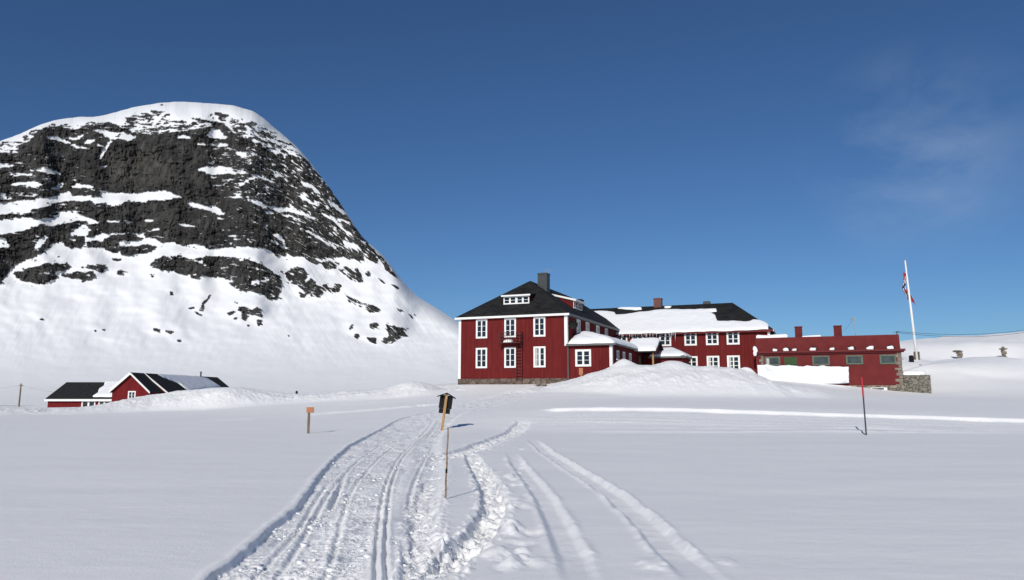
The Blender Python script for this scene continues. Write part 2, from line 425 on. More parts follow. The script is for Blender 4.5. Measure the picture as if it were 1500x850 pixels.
# left field, cottage, foot of the mountain
c3(-58, 100, -.2); c3(-68, 105, -.3); c3(-50, 112, 0); c3(-54, 130, .3); c3(-80, 100, -.2); c3(-80, 130, -.5); c3(-30, 95, 1.2); c3(-30, 130, 0); c3(-10, 110, 2); c3(-100, 80, 0); c3(-60, 160, -2); c3(0, 160, 0); c3(-110, 150, -2)
C = np.array(ctrl)
def tps_fit(C, lam=1e-3):
    n = len(C); S = C[:, :2] / 50.0
    r2 = ((S[:, None] - S[None]) ** 2).sum(-1); K = .5 * r2 * np.log(r2 + 1e-12)
    A = np.zeros((n + 3, n + 3)); A[:n, :n] = K + lam * np.eye(n); A[:n, n] = 1; A[:n, n + 1:] = S; A[n, :n] = 1; A[n + 1:, :n] = S.T
    return np.linalg.solve(A, np.r_[C[:, 2], 0, 0, 0]), S
W_, S_ = tps_fit(C)
def base_h(x, y):
    sx, sy = x / 50, y / 50; h = W_[-3] + W_[-2] * sx + W_[-1] * sy
    for k in range(len(S_)):
        r2 = (sx - S_[k, 0]) ** 2 + (sy - S_[k, 1]) ** 2; h = h + W_[k] * .5 * r2 * np.log(r2 + 1e-12)
    flat = sstep(27.5, 32, y + 0 * x) ; near = h * flat
    near = np.clip(near, -3, 20)
    far = sstep(170, 215, np.hypot(x, y)) * sstep(30, -20, x)
    near = near * (1 - far) - 4 * far
    back = sstep(-20, -60, y); return near * (1 - back)

# ridges: (px, py, depth, front width, back width)
def mkridge(rows): return [(*P(a, b, d), wf, wb) for a, b, d, wf, wb in rows]
ridge_left = mkridge([(-120, 601, 60, 3.5, 4), (0, 597, 61, 3.5, 4), (90, 599, 63, 3.5, 4), (135, 596, 65, 4, 4), (165, 590, 66, 4, 4), (200, 582, 67, 4.5, 4), (230, 577.5, 68, 4.5, 4), (262, 573, 68, 4.5, 4), (300, 571, 68, 4.5, 4), (340, 567.5, 68, 4.5, 4), (375, 573, 69, 4, 4), (430, 578, 70, 4, 4), (500, 574, 70, 4, 4), (560, 571, 69, 4, 3.5), (585, 566, 69, 4, 3), (606, 559, 69, 4, 3), (630, 566, 69, 3.5, 3), (650, 573, 69, 3, 3)])
ridge_right = mkridge([(796, 568, 64.5, 3.0, 2), (815, 561.5, 65, 4, 2), (838, 556, 65, 5, 1.6), (862, 548.5, 65, 5.5, 1.6), (880, 543, 64.8, 6, 1.6), (893, 541.5, 64.2, 6.5, 2), (915, 538.5, 63.6, 6.8, 2.5), (945, 536, 63.5, 6.8, 3), (985, 536, 63.5, 6.8, 3), (1010, 538, 63.5, 6.8, 3), (1040, 537, 63.5, 6.8, 3), (1070, 539, 63.5, 6.5, 2.5), (1090, 543, 63.5, 5.5, 3), (1112, 551, 63, 5, 3), (1135, 562, 62.5, 4, 3)])
ridge_hill = mkridge([(1352, 533, 88, 6, 5), (1385, 526.6, 91, 9, 5), (1416, 524, 92, 11, 5), (1445, 523, 92, 12, 5), (1473, 529, 91, 11, 5), (1500, 535.7, 90, 9, 5), (1560, 541, 88, 8, 5)])
CH = None
def apply_ridge(h, x, y, rows, amp, seed, churn=1.3):
    pts = [(r[0], r[1]) for r in rows]; arr = np.array(rows)
    mn = arr[:, :2].min(0) - 14; mx = arr[:, :2].max(0) + 14
    k = (x > mn[0]) & (x < mx[0]) & (y > mn[1]) & (y < mx[1])
    if not k.any(): return h
    xs, ys = x[k], y[k]; d, side, arc, bx, by = seg_dist(xs, ys, pts)
    L = np.r_[0, np.cumsum(np.hypot(np.diff(arr[:, 0]), np.diff(arr[:, 1])))]
    zc, wf, wb, yl_ = (np.interp(xs, arr[:, 0], arr[:, c_]) for c_ in (2, 3, 4, 1))
    q = d / (wb + (wf - wb) * sstep(.4, -.4, ys - yl_)); hb = h[k]
    tt_ = np.clip(1.15 - q / 1.12, 0, 1.15); prof = np.where(tt_ < .25, tt_ * tt_ * 2, np.where(tt_ < .9, .125 + (tt_ - .25), .775 + .225 * (1 - (1 - np.clip((tt_ - .9) / .25, 0, 1)) ** 2)))
    crest = zc + amp * .4 * fbm(xs * .7, ys * .7, seed, 3)
    lum = amp * (fbm(xs * .7, ys * .7, seed + 1, 3) + 1.1 * np.abs(fbm(xs * 1.7, ys * 1.3, seed + 7, 3)) + .7 * np.abs(fbm(xs * 4.5, ys * 2.4, seed + 9, 2)))
    CH[k] = np.maximum(CH[k], np.clip(prof * 1.6, 0, 1) * churn)
    h = h.copy(); h[k] = np.maximum(hb, hb + np.maximum(crest - hb, 0) * prof + lum * np.clip(prof * 2.0, 0, 1) * (1 - .6 * np.exp(-q * q * 8))); return h
def gp(pts, z=0.0): return [xy(G(a, b, z)) for a, b in pts]

left_edge = spline(gp([(270, 872), (300, 850), (350, 812), (400, 771), (438, 738), (470, 694), (500, 662), (530, 642), (575, 624)]) + [xy(P(612, 613, 44)), xy(P(640, 605, 48)), xy(P(690, 588, 56)), xy(P(740, 573, 63)), xy(P(775, 566, 67))])
right_edge = spline(gp([(652, 880), (645, 850), (640, 800), (642, 750), (650, 715), (654, 690), (650, 668), (646, 650), (652, 634)]) + [xy(P(676, 619, 41)), xy(P(720, 603, 47)), xy(P(760, 590, 55)), xy(P(785, 577, 62)), xy(P(798, 570, 66))])
grooves = [  # polyline, half width, depth, double gap, rim
    (spline(gp([(556, 880), (559, 850), (558, 800), (562, 750), (568, 712), (578, 684), (592, 662), (612, 645), (634, 632)])), .026, .075, .10, .010),
    (spline(gp([(372, 872), (395, 850), (428, 808), (455, 766), (478, 726), (505, 692), (530, 668), (562, 648), (590, 634)])), .030, .045, 0, .010),
    (spline(gp([(462, 880), (472, 850), (490, 800), (503, 750), (516, 715), (535, 690), (560, 664), (585, 648)])), .030, .045, 0, .010),
    (spline(gp([(340, 872), (362, 850), (405, 806), (440, 768), (462, 730), (485, 700)])), .030, .045, 0, .010),
    (spline(gp([(424, 880), (436, 850), (452, 815)])), .035, .06, 0, .02),
    (spline(gp([(484, 745), (492, 726), (500, 706), (508, 690)])), .040, .09, 0, .02),
    (spline(gp([(598, 745), (603, 715), (612, 690), (624, 668), (634, 652)])), .030, .045, 0, .010),
    (spline(gp([(592, 850), (594, 815), (590, 780)])), .035, .05, 0, .02),
    (spline(gp([(618, 640), (640, 622)])), .05, .05, .3, .02),
]
walk = [  # churned footpaths: polyline, half width, depth, lump
    (spline(gp([(628, 850), (650, 826), (672, 806), (698, 785), (716, 762), (724, 735), (716, 712), (704, 690), (690, 668)])), .17, .105, .07),
    (spline(gp([(640, 672), (668, 664), (700, 655), (728, 644), (752, 634), (768, 627)])), .36, .10, .05),
    (spline(gp([(618, 850), (622, 790), (620, 750), (634, 700)])), .16, .03, .045),
]
bands = [  # sledge tracks
    (spline(gp([(862, 880), (850, 850), (832, 800), (800, 735), (776, 702), (756, 676), (748, 662)])), .15, .045, .03),
    (spline(gp([(1070, 880), (1030, 848), (990, 812), (945, 765), (895, 722), (845, 690), (805, 665), (778, 643)])), .17, .06, .045),
]
road_bank = spline([xy(P(a, b, d)) for a, b, d in [(788, 598, 40.2), (850, 599, 39.5), (1000, 600.5, 38.8), (1150, 604.5, 37.8), (1300, 609, 36.7), (1500, 615.5, 35.3), (1700, 621, 34.6)]], 3)
bank_left = spline([xy(P(a, b, d)) for a, b, d in [(330, 617, 43), (390, 613, 46), (450, 610.5, 49), (530, 607, 51), (600, 603, 53)]], 3)
road_front = spline([xy(P(a, b, d)) for a, b, d in [(800, 632, 32), (1000, 634, 31.2), (1250, 634, 31), (1600, 636, 30.5)]], 3)
HR = np.random.default_rng(5)
prints = []
for _ in range(70):
    px = HR.uniform(722, 775); py = HR.uniform(655, 830) ** 1.0
    px += (py - 720) * .10
    g = G(px, py); prints.append((g.x, g.y, HR.uniform(.05, .11), HR.uniform(-.045, .05)))
for px, py, r, a in [(725, 810, .13, .06), (752, 772, .10, .06), (745, 745, .09, .05), (700, 695, .08, .04), (955, 826, .12, .03), (790, 823, .1, .03), (1065, 822, .10, .02), (735, 715, .08, .05), (712, 772, .14, -.10), (690, 802, .16, -.12), (664, 818, .14, -.10), (722, 742, .13, -.08), (716, 700, .12, -.07)]:
    g = G(px, py); prints.append((g.x, g.y, r, a))

def near_detail(h, x, y):
    r = np.hypot(x, y)
    k = (y > 2.5) & (y < 72) & (x > -13) & (x < 40)
    xs, ys = x[k], y[k]; hk = h[k].copy(); rk = r[k]
    ck = CH[k].copy()
    # packed snowmobile trail
    m = (xs > -13) & (xs < 7); X, Y = xs[m], ys[m]
    dl, sl, al, _, _ = seg_dist(X, Y, left_edge); dr, sr, ar, _, _ = seg_dist(X, Y, right_edge)
    jag = .05 * fbm(X * 2.2, Y * 2.2, 31, 3)
    a = dl * sl + jag; b = -dr * sr + jag
    ins = sstep(-.01, .06, a) * sstep(-.05, .3, b)
    f = np.clip(a, 0, 9) / (np.clip(a, 0, 9) + np.clip(b, 0, 9) + 1e-4)
    grow = np.clip(1.15 - .4 * sstep(30, 55, Y), .5, 1.2)
    lump = .010 * fbm(X * 3.2, Y * 2.4, 41, 4) + .030 * 1.2 * np.abs(fbm(X * 7.5, Y * 6.5, 47, 3)) * (.6 + np.clip(fbm(X * 1.3, Y * .9, 48, 2) * 2, -.4, 1.2)) + .014 * np.abs(fbm(X * 15, Y * 12, 49, 2)) + .010 * fbm(X * 1.1, Y * .6, 53, 2)
    rib = .011 * np.sin(al * 2 * np.pi / .12 + 2 * fbm(X * 2, Y * .5, 9, 2)) * np.exp(-((f - .36) / .09) ** 2)
    rib += .009 * np.sin(al * 2 * np.pi / .12) * np.exp(-((f - .60) / .07) ** 2)
    smooth_zone = np.exp(-((f - .70) / .07) ** 2)
    dz = -.060 * grow * ins + ins * (lump * (1 - .75 * smooth_zone) + rib)
    # long lengthwise combing
    dz += ins * .005 * fbm(f * 26, al * .6, 61, 3)
    rim = .012 * np.exp(-((a + .06) / .06) ** 2) * (1 + .8 * fbm(X * 2.5, Y * 2.5, 71, 3)) + .035 * np.exp(-((b + .05) / .12) ** 2) * np.abs(fbm(X * 5, Y * 5, 73, 3))
    dz += rim * grow
    hk[m] += dz; ck[m] = np.maximum(ck[m], ins * (1 - .75 * smooth_zone) * (.35 + .65 * sstep(-.25, .25, fbm(X * 1.5, Y * .7, 44, 3))))
    for pts, hw, dep, gap, rm in grooves:
        aa = np.array(pts); q = (xs > aa[:, 0].min() - 1) & (xs < aa[:, 0].max() + 1) & (ys > aa[:, 1].min() - .5) & (ys < aa[:, 1].max() + .5)
        d, s, arc, _, _ = seg_dist(xs[q], ys[q], pts); d = d * s + .02 * fbm(arc * 1.2, arc * 0, 5, 3)
        L = arc.max() if q.any() else 1; tap = sstep(0, .6, arc) * sstep(0, 1.5, L - arc) if q.any() else 0
        g = 0
        for o in ((-gap / 2, gap / 2) if gap else (0,)):
            e = d - o; g = g - .50 * dep * np.exp(-(e / hw) ** 4) + rm * (np.exp(-((e - 2 * hw) / hw) ** 2) + np.exp(-((e + 2 * hw) / hw) ** 2))
        hk[q] += g * tap
    for n_, (pts, hw, dep, lm) in enumerate(walk):
        aa = np.array(pts); q = (xs > aa[:, 0].min() - 1.4) & (xs < aa[:, 0].max() + 1.4) & (ys > aa[:, 1].min() - 1.2) & (ys < aa[:, 1].max() + 1.2)
        X, Y = xs[q], ys[q]; d, s, arc, _, _ = seg_dist(X, Y, pts); d = d + .07 * fbm(X * 2.6, Y * 2.6, 80 + n_, 3)
        core = 1 - sstep(hw * .7, hw * 1.25, d)
        step = .5 + .5 * np.cos(arc * 2 * np.pi / .38 + 3 * fbm(X * 1.4, Y * 1.4, 83, 2))
        cl = np.abs(fbm(X * 4.2, Y * 4.2, 85 + n_, 4)) * 2 - .5
        ck[q] = np.maximum(ck[q], core * .9); tp = sstep(0, .7, arc) * sstep(0, .7, arc.max() - arc) if q.any() else 1; core = core * tp; cl = cl * tp; hk[q] += -dep * core * (.45 + .55 * step) + lm * cl * core * 1.3 + (.035 * np.exp(-((d - hw * 1.5) / (hw * .4)) ** 2)) * (np.clip(np.abs(fbm(X * 6, Y * 5, 88, 3)) - .15, 0, 1) * 3.0)
    for n_, (pts, hw, dep, rm) in enumerate(bands):
        aa = np.array(pts); q = (xs > aa[:, 0].min() - 1.4) & (xs < aa[:, 0].max() + 1.4) & (ys > aa[:, 1].min() - 1.2) & (ys < aa[:, 1].max() + 1.2)
        X, Y = xs[q], ys[q]; d, s, arc, _, _ = seg_dist(X, Y, pts); ds = d * s + .05 * fbm(arc * 1.1, arc * 0 + n_, 91, 4)
        core = sstep(-hw - .05, -hw + .07, ds) * (1 - sstep(hw - .07, hw + .05, ds))
        tp = sstep(0, 2.5, arc) * sstep(0, 4.0, arc.max() - arc) if q.any() else 1; core = core * tp; ck[q] = np.maximum(ck[q], core * .12)
        hk[q] += -dep * core * (1 + .35 * fbm(X * 2, Y * 2, 93, 3))
        for e, ph in ((-hw - .05, 0), (hw + .05, 5)):
            br = np.clip(.55 + 1.1 * fbm(arc * 1.3 + ph, arc * 0 + n_ * 3, 95, 4), 0, 2)
            hk[q] += tp * rm * np.exp(-((ds - e) / .055) ** 2) * br * (1 + .5 * fbm(X * 7, Y * 7, 97, 2))
    for gx, gy, rr, am in prints:
        q = (np.abs(xs - gx) < 3 * rr) & (np.abs(ys - gy) < 5 * rr)
        e = np.hypot((xs[q] - gx) / rr, (ys[q] - gy) / (rr * 1.7)); e = e * (1 + .4 * fbm(xs[q] * 9, ys[q] * 9, 99, 2))
        hk[q] += am * np.exp(-e ** 3)
    # road cut
    d, s, arc, _, _ = seg_dist(xs, ys, road_bank); dn = d * s + .10 * fbm(arc * .5, arc * 0, 7, 3)
    ends = sstep(0, 1.2, arc)
    hk -= (.12 + .05 * fbm(arc * .35, arc * 0, 27, 3)) * ends * sstep(-.18, .14, dn) * (1 - sstep(.6, 5.5, dn))
    hk += ends * .035 * np.exp(-((dn + .3) / .35) ** 2) * (1 + .8 * fbm(arc * .8, dn, 19, 3)); ck = np.maximum(ck, ends * .55 * sstep(-.3, .2, dn) * (1 - sstep(5, 7.5, dn)))
    hk += ends * .035 * fbm(dn * 1.6, arc * .05, 17, 3) * sstep(0, .6, dn) * (1 - sstep(5, 8, dn))
    d, s, arc, _, _ = seg_dist(xs, ys, road_front)
    hk += (.05 * np.exp(-((d * s) / .35) ** 2) + .03 * np.exp(-((d * s + 1.6) / .3) ** 2)) * sstep(0, 6, arc) * (1 + .6 * fbm(xs * 1.2, ys * 1.2, 3, 3))
    out = h.copy(); out[k] = hk; CH[k] = ck
    d, s, arc, _, _ = seg_dist(x, y, bank_left); L = 22
    out += (.14 * np.exp(-((d * s) / np.where(s > 0, .4, 3.0)) ** 2) * (1 + .4 * fbm(x * .8, y * .8, 23, 3))) * sstep(0, 3, arc) * (y > 20) * sstep(4.5, 1, d)
    return out

def terrain(x, y):
    x = np.asarray(x, float); y = np.asarray(y, float)
    global CH
    CH = np.zeros(x.shape)
    h = base_h(x, y); r = np.hypot(x, y)
    # wind drift texture
    h = h + .05 * fbm(x * .10, y * .22, 1, 3) * sstep(3, 12, r) + .010 * fbm(x * .45, y * 1.1, 4, 3)
    hr = sstep(20, 45, x) * sstep(70, 95, y)
    h = h + hr * (1.1 * fbm(x * .06, y * .09, 12, 4)) + .4 * sstep(85, 140, r) * fbm(x * .04, y * .06, 14, 4) * (1 - hr)
    h = apply_ridge(h, x, y, ridge_left, .16, 200)
    h = apply_ridge(h, x, y, ridge_right, .15, 300)
    h = apply_ridge(h, x, y, ridge_hill, .05, 350, .15)
    # loose heaps on the bank crest
    for px, py, d, rr in [(914, 526, 64.6, 1.15), (984, 528.5, 64.2, 1.5), (933, 535, 64, 1.4), (1092, 538, 66, 1.2), (606, 559.5, 69, 1.6), (338, 567.5, 68, 2.5)]:
        p = P(px, py, d); e = np.hypot(x - p.x, y - p.y) / rr
        q = e < 2.6
        if q.any():
            h = h.copy(); hq = h[q]; h[q] = np.maximum(hq, hq + (p.z - hq) * np.exp(-e[q] ** 2.2) * (1 + .05 * fbm(x[q] * 3, y[q] * 3, 77, 3)))
    return near_detail(h, x, y)

# sheet: rings around the camera, dense where it looks
th_d = np.linspace(-41, 41, 830)
th_c = np.r_[np.arange(-180, -41, 4.0), th_d, np.arange(43, 180, 4.0)]
th = np.radians(th_c)
rr = [1.0, 2.0, 3.0, 4.0]
while rr[-1] < 5.2: rr.append(rr[-1] + .1)
while rr[-1] < 420: rr.append(rr[-1] * (1.0033 if rr[-1] < 80 else (1.006 if rr[-1] < 110 else 1.02)))
rr = np.array(rr)
TH, RR = np.meshgrid(th, rr, indexing='xy'); X = RR * np.sin(TH); Y = RR * np.cos(TH)
Z = terrain(X, Y); CHG = CH.copy()
V = np.stack([X, Y, Z], -1).reshape(-1, 3); nT = len(th); nR = len(rr)
i, j = np.meshgrid(np.arange(nR - 1), np.arange(nT), indexing='ij'); j2 = (j + 1) % nT
Fq = np.stack([i * nT + j, i * nT + j2, (i + 1) * nT + j2, (i + 1) * nT + j], -1).reshape(-1, 4)[:, ::-1]
ground = np_mesh('snow_ground', V, Fq, SNOW_GROUND)
_a = ground.data.attributes.new('churn', 'FLOAT', 'POINT'); _a.data.foreach_set('value', CHG.astype(np.float32).ravel())
# close the small disc below the camera
cap = [(0, 0, 0)] + [tuple(V[k]) for k in range(0, nT, 1)]
import bmesh
bm = bmesh.new(); bm.from_mesh(ground.data); bm.verts.ensure_lookup_table()
f = bm.faces.new([bm.verts[k] for k in range(nT)][::-1]); f.smooth = True; bm.to_mesh(ground.data); bm.free()
structure(ground, 'smooth white snowfield crossed by a packed snowmobile trail and sledge tracks')
# loose crumbs of snow lying on the churned ground
cr = np.random.default_rng(21)
bx_v = np.array([(-1, -1, -1), (1, -1, -.8), (1, 1, -1), (-1, .9, -.9), (-.7, -.8, .7), (.8, -.6, .8), (.7, .8, .6), (-.8, .7, .9)], float)
bx_f = np.array([(0, 3, 2, 1), (4, 5, 6, 7), (0, 1, 5, 4), (1, 2, 6, 5), (2, 3, 7, 6), (3, 0, 4, 7)])
CHm = CHG.reshape(-1); cand = np.nonzero((CHm > .3) & (V[:, 1] > 5) & (V[:, 1] < 48) & (V[:, 0] > -14) & (V[:, 0] < 6))[0]
pw = CHm[cand] ** 2 * np.hypot(V[cand, 0], V[cand, 1]) ** .4; pick = cr.choice(cand, 6500, p=pw / pw.sum(), replace=False)
cl_ = fbm(V[pick, 0] * 1.7, V[pick, 1] * 1.1, 55, 3); pick = pick[cl_ > -.12]
sz = np.clip(.006 * cr.pareto(2.6, len(pick)) + .005, .004, .034); yaw = cr.uniform(0, 6.28, len(pick))
shp = cr.uniform(.6, 1.4, (len(pick), 8, 3)); q = bx_v[None] * shp * sz[:, None, None] * np.array([1.2, .9, .7])
cq, sq = np.cos(yaw)[:, None], np.sin(yaw)[:, None]
qx = q[..., 0] * cq - q[..., 1] * sq; qy = q[..., 0] * sq + q[..., 1] * cq
jit = cr.normal(0, .02, (len(pick), 2)); cv = np.stack([qx + (V[pick, 0] + jit[:, 0])[:, None], qy + (V[pick, 1] + jit[:, 1])[:, None], q[..., 2] + (V[pick, 2] + sz * .05)[:, None]], -1).reshape(-1, 3)
cf = (bx_f[None] + 8 * np.arange(len(pick))[:, None, None]).reshape(-1, 4)
crumbs = np_mesh('snow_crumbs', cv, cf, SNOW); tag(crumbs, 'loose crumbs of snow scattered over the trail', 'snow crumbs', None, 'stuff')
def gz(x, y): return float(terrain(np.array([x]), np.array([y]))[0])

# ================================================================== MOUNTAIN
sil = [(-260, 300), (-180, 266), (-100, 240), (-50, 224), (0, 207), (33, 195), (50, 186), (80, 176), (112, 171.5), (145, 171), (175, 163), (195, 157), (240, 150), (268, 149), (300, 151), (340, 154), (372, 163), (390, 176), (405, 190), (430, 210), (440, 221), (455, 238), (470, 258), (490, 285), (505, 307), (516, 325), (530, 348), (552, 366), (566, 379), (585, 407), (610, 434), (640, 452), (665, 468), (700, 492), (740, 518), (780, 542), (820, 560), (860, 570)]
rock_polys = [
 (.95, [(-160, 250), (-60, 235), (0, 224), (20, 226), (30, 216), (50, 200), (62, 188), (90, 184), (110, 191), (130, 187), (150, 183), (180, 189), (200, 196), (225, 195), (260, 194), (295, 190), (315, 180), (330, 184), (350, 202), (380, 210), (400, 226), (430, 228), (450, 236), (475, 265), (494, 292), (275, 292), (262, 287), (243, 279), (225, 281), (200, 283), (165, 283), (146, 279), (148, 288), (85, 287), (67, 290), (40, 293), (0, 297), (-160, 310)]),
 (.96, [(100, 303), (110, 308), (124, 318), (148, 326), (125, 330), (135, 337), (125, 346), (130, 348), (150, 343), (195, 341), (210, 342), (214, 348), (228, 351), (240, 356), (250, 355), (268, 360), (277, 358), (290, 358), (305, 364), (330, 363), (345, 362), (361, 361), (378, 362), (393, 366), (405, 375), (418, 376), (421, 370), (428, 376), (445, 376), (470, 378), (503, 377), (528, 382), (535, 378), (552, 386), (556, 378), (535, 350), (516, 328), (494, 290), (275, 289), (240, 293), (185, 296), (170, 301), (130, 297)]),
 (.9, [(-160, 330), (-60, 318), (0, 315), (10, 313), (42, 313), (48, 306), (70, 303), (80, 298), (104, 294), (138, 295), (124, 311), (102, 309), (85, 313), (74, 320), (53, 321), (35, 318), (26, 321), (7, 320), (0, 322), (-160, 340)]),
 (.95, [(-160, 360), (-60, 350), (0, 344), (18, 341), (35, 339), (48, 333), (62, 327), (78, 331), (95, 328), (113, 323), (130, 322), (122, 329), (107, 340), (95, 350), (85, 356), (75, 357), (72, 363), (60, 372), (40, 381), (22, 388), (14, 397), (5, 412), (0, 416), (-80, 425), (-160, 420)]),
 (.95, [(90, 355), (100, 346), (123, 346), (125, 355), (118, 364), (103, 364), (90, 357)]),
 (.95, [(127, 352), (150, 355), (152, 350), (160, 346), (175, 343), (195, 343), (213, 350), (200, 353), (175, 353), (172, 360), (175, 370), (168, 372), (158, 367), (150, 363), (140, 363), (127, 360)]),
 (.95, [(172, 362), (180, 360), (195, 362), (215, 357), (229, 363), (222, 369), (205, 373), (190, 375), (184, 377), (177, 371)]),
 (.97, [(18, 400), (35, 394), (52, 391), (68, 386), (98, 385), (103, 391), (95, 398), (82, 398), (84, 406), (75, 414), (60, 416), (33, 413), (20, 402)]),
 (.8, [(85, 403), (95, 400), (115, 398), (135, 398), (141, 405), (135, 411), (120, 413), (115, 408), (100, 408)]),
 (.8, [(117, 392), (140, 386), (155, 389), (160, 393), (150, 400), (140, 395), (118, 393)]),
 (.95, [(218, 388), (228, 380), (240, 375), (262, 374), (278, 380), (292, 378), (305, 375), (330, 376), (362, 379), (380, 386), (393, 394), (404, 402), (411, 401), (413, 420), (410, 430), (405, 438), (398, 440), (390, 437), (386, 430), (365, 428), (345, 422), (333, 414), (345, 412), (330, 408), (310, 407), (300, 404), (287, 408), (278, 405), (265, 401), (250, 397), (240, 397), (228, 393)]),
 (.95, [(418, 399), (432, 391), (444, 393), (450, 402), (447, 412), (456, 420), (452, 433), (445, 428), (436, 418), (425, 415), (419, 408)]),
 (.9, [(450, 411), (458, 409), (465, 416), (473, 418), (482, 413), (478, 420), (486, 422), (491, 415), (502, 418), (495, 428), (475, 427), (468, 434), (456, 435), (445, 422)]),
 (.9, [(436, 428), (449, 430), (447, 436), (440, 436)]),
 (.95, [(447, 379), (460, 378), (468, 383), (468, 388), (455, 384)]), (.85, [(470, 385), (485, 382), (498, 387), (490, 394), (477, 395)]),
 (.62, [(496, 395), (508, 390), (522, 391), (530, 402), (533, 414), (525, 415), (515, 410), (505, 404)]), (.6, [(532, 401), (540, 397), (546, 402), (540, 407)]),
 (.85, [(548, 371), (560, 376), (575, 396), (584, 409), (575, 404), (565, 396), (560, 385)]),
 (.6, [(508, 435), (520, 437), (540, 445), (557, 453), (556, 457), (541, 458), (530, 451), (512, 443)]),
 (.9, [(511, 482), (515, 475), (518, 476), (514, 484)]), (.9, [(518, 490), (526, 489), (524, 497), (519, 495)]), (.9, [(541, 475), (552, 472), (556, 476), (550, 480), (548, 484), (542, 480)]), (.95, [(537, 495), (551, 494), (550, 504), (541, 501)]),
 (.85, [(566, 470), (575, 478), (588, 480), (600, 481), (597, 485), (590, 488), (598, 492), (590, 493), (582, 498), (573, 503), (562, 503), (560, 496), (570, 494), (566, 485)]),
 (.75, [(581, 451), (592, 456), (588, 458), (582, 455)]), (.6, [(597, 461), (606, 459), (611, 463), (604, 467)]), (.7, [(552, 407), (560, 410), (566, 417), (560, 415)]), (.7, [(576, 425), (583, 430), (580, 432)]), (.6, [(570, 415), (585, 420), (592, 425), (580, 423)]),
 (.9, [(332, 459), (345, 453), (346, 459), (335, 462)]), (.85, [(350, 450), (365, 449), (370, 456), (376, 447), (384, 458), (384, 465), (366, 462), (360, 470), (352, 469), (358, 463), (348, 456)]), (.9, [(336, 467), (350, 464), (345, 469)]), (.9, [(374, 471), (382, 467), (385, 477), (379, 479)]), (.8, [(342, 441), (350, 443), (348, 446), (343, 444)]), (.9, [(362, 474), (366, 474), (365, 479), (362, 478)]),
 (.9, [(300, 440), (309, 430), (310, 433), (299, 446), (297, 456), (292, 453), (296, 445)]), (.85, [(273, 451), (288, 448), (283, 453), (276, 453)]), (.8, [(283, 455), (297, 462), (294, 464), (284, 458)]),
 (.95, [(223, 481), (229, 481), (236, 484), (232, 487), (226, 485)]), (.8, [(240, 483), (255, 486), (250, 489), (243, 487)]), (.9, [(257, 497), (267, 498), (264, 501), (259, 500)]), (.8, [(265, 491), (271, 493), (268, 494)]),
 (.85, [(246, 427), (253, 427), (253, 432), (247, 433), (250, 430)]),
 (.95, [(135, 484), (142, 482), (140, 487)]), (.95, [(147, 483), (154, 482), (152, 485)]), (.7, [(55, 468), (62, 466), (69, 471), (64, 471)]), (.8, [(189, 480), (197, 477), (197, 473), (195, 478)]), (.8, [(163, 468), (168, 467), (165, 470)]),
 (.8, [(225, 516), (229, 516), (227, 519)]), (.8, [(240, 518), (245, 518), (243, 520)]), (.7, [(345, 528), (349, 528), (347, 530)]), (.8, [(421, 491), (425, 491), (423, 494)]), (.75, [(414, 483), (418, 484), (416, 486)]), (.6, [(423, 487), (429, 489), (426, 491)]),
 (.8, [(76, 388), (86, 374), (88, 377), (80, 380)]), (.6, [(160, 380), (178, 378), (175, 385)]), (.55, [(168, 393), (190, 398), (186, 404), (172, 402)]), (.6, [(214, 398), (228, 403), (224, 408)]),
 (.43, [(-100, 232), (0, 208), (20, 208), (50, 190), (80, 181), (110, 184), (130, 178), (150, 177), (180, 181), (205, 176), (230, 174), (270, 176), (300, 170), (318, 164), (340, 171), (375, 179), (400, 192), (430, 213), (455, 240), (440, 245), (400, 235), (370, 217), (330, 197), (290, 197), (200, 202), (100, 197), (40, 225), (-100, 250)]),
 (.8, [(220, 162), (231, 162), (229, 165), (222, 165)]), (.5, [(180, 168), (235, 163), (260, 168), (240, 176), (185, 180)]), (.6, [(233, 153), (250, 153), (250, 156), (235, 156)]), (.75, [(312, 164), (322, 164), (332, 172), (326, 174), (314, 168)]), (.85, [(313, 178), (325, 180), (340, 192), (352, 205), (340, 206), (328, 194)]), (.8, [(143, 180), (165, 180), (178, 188), (192, 190), (190, 194), (165, 189), (146, 188)]),
]
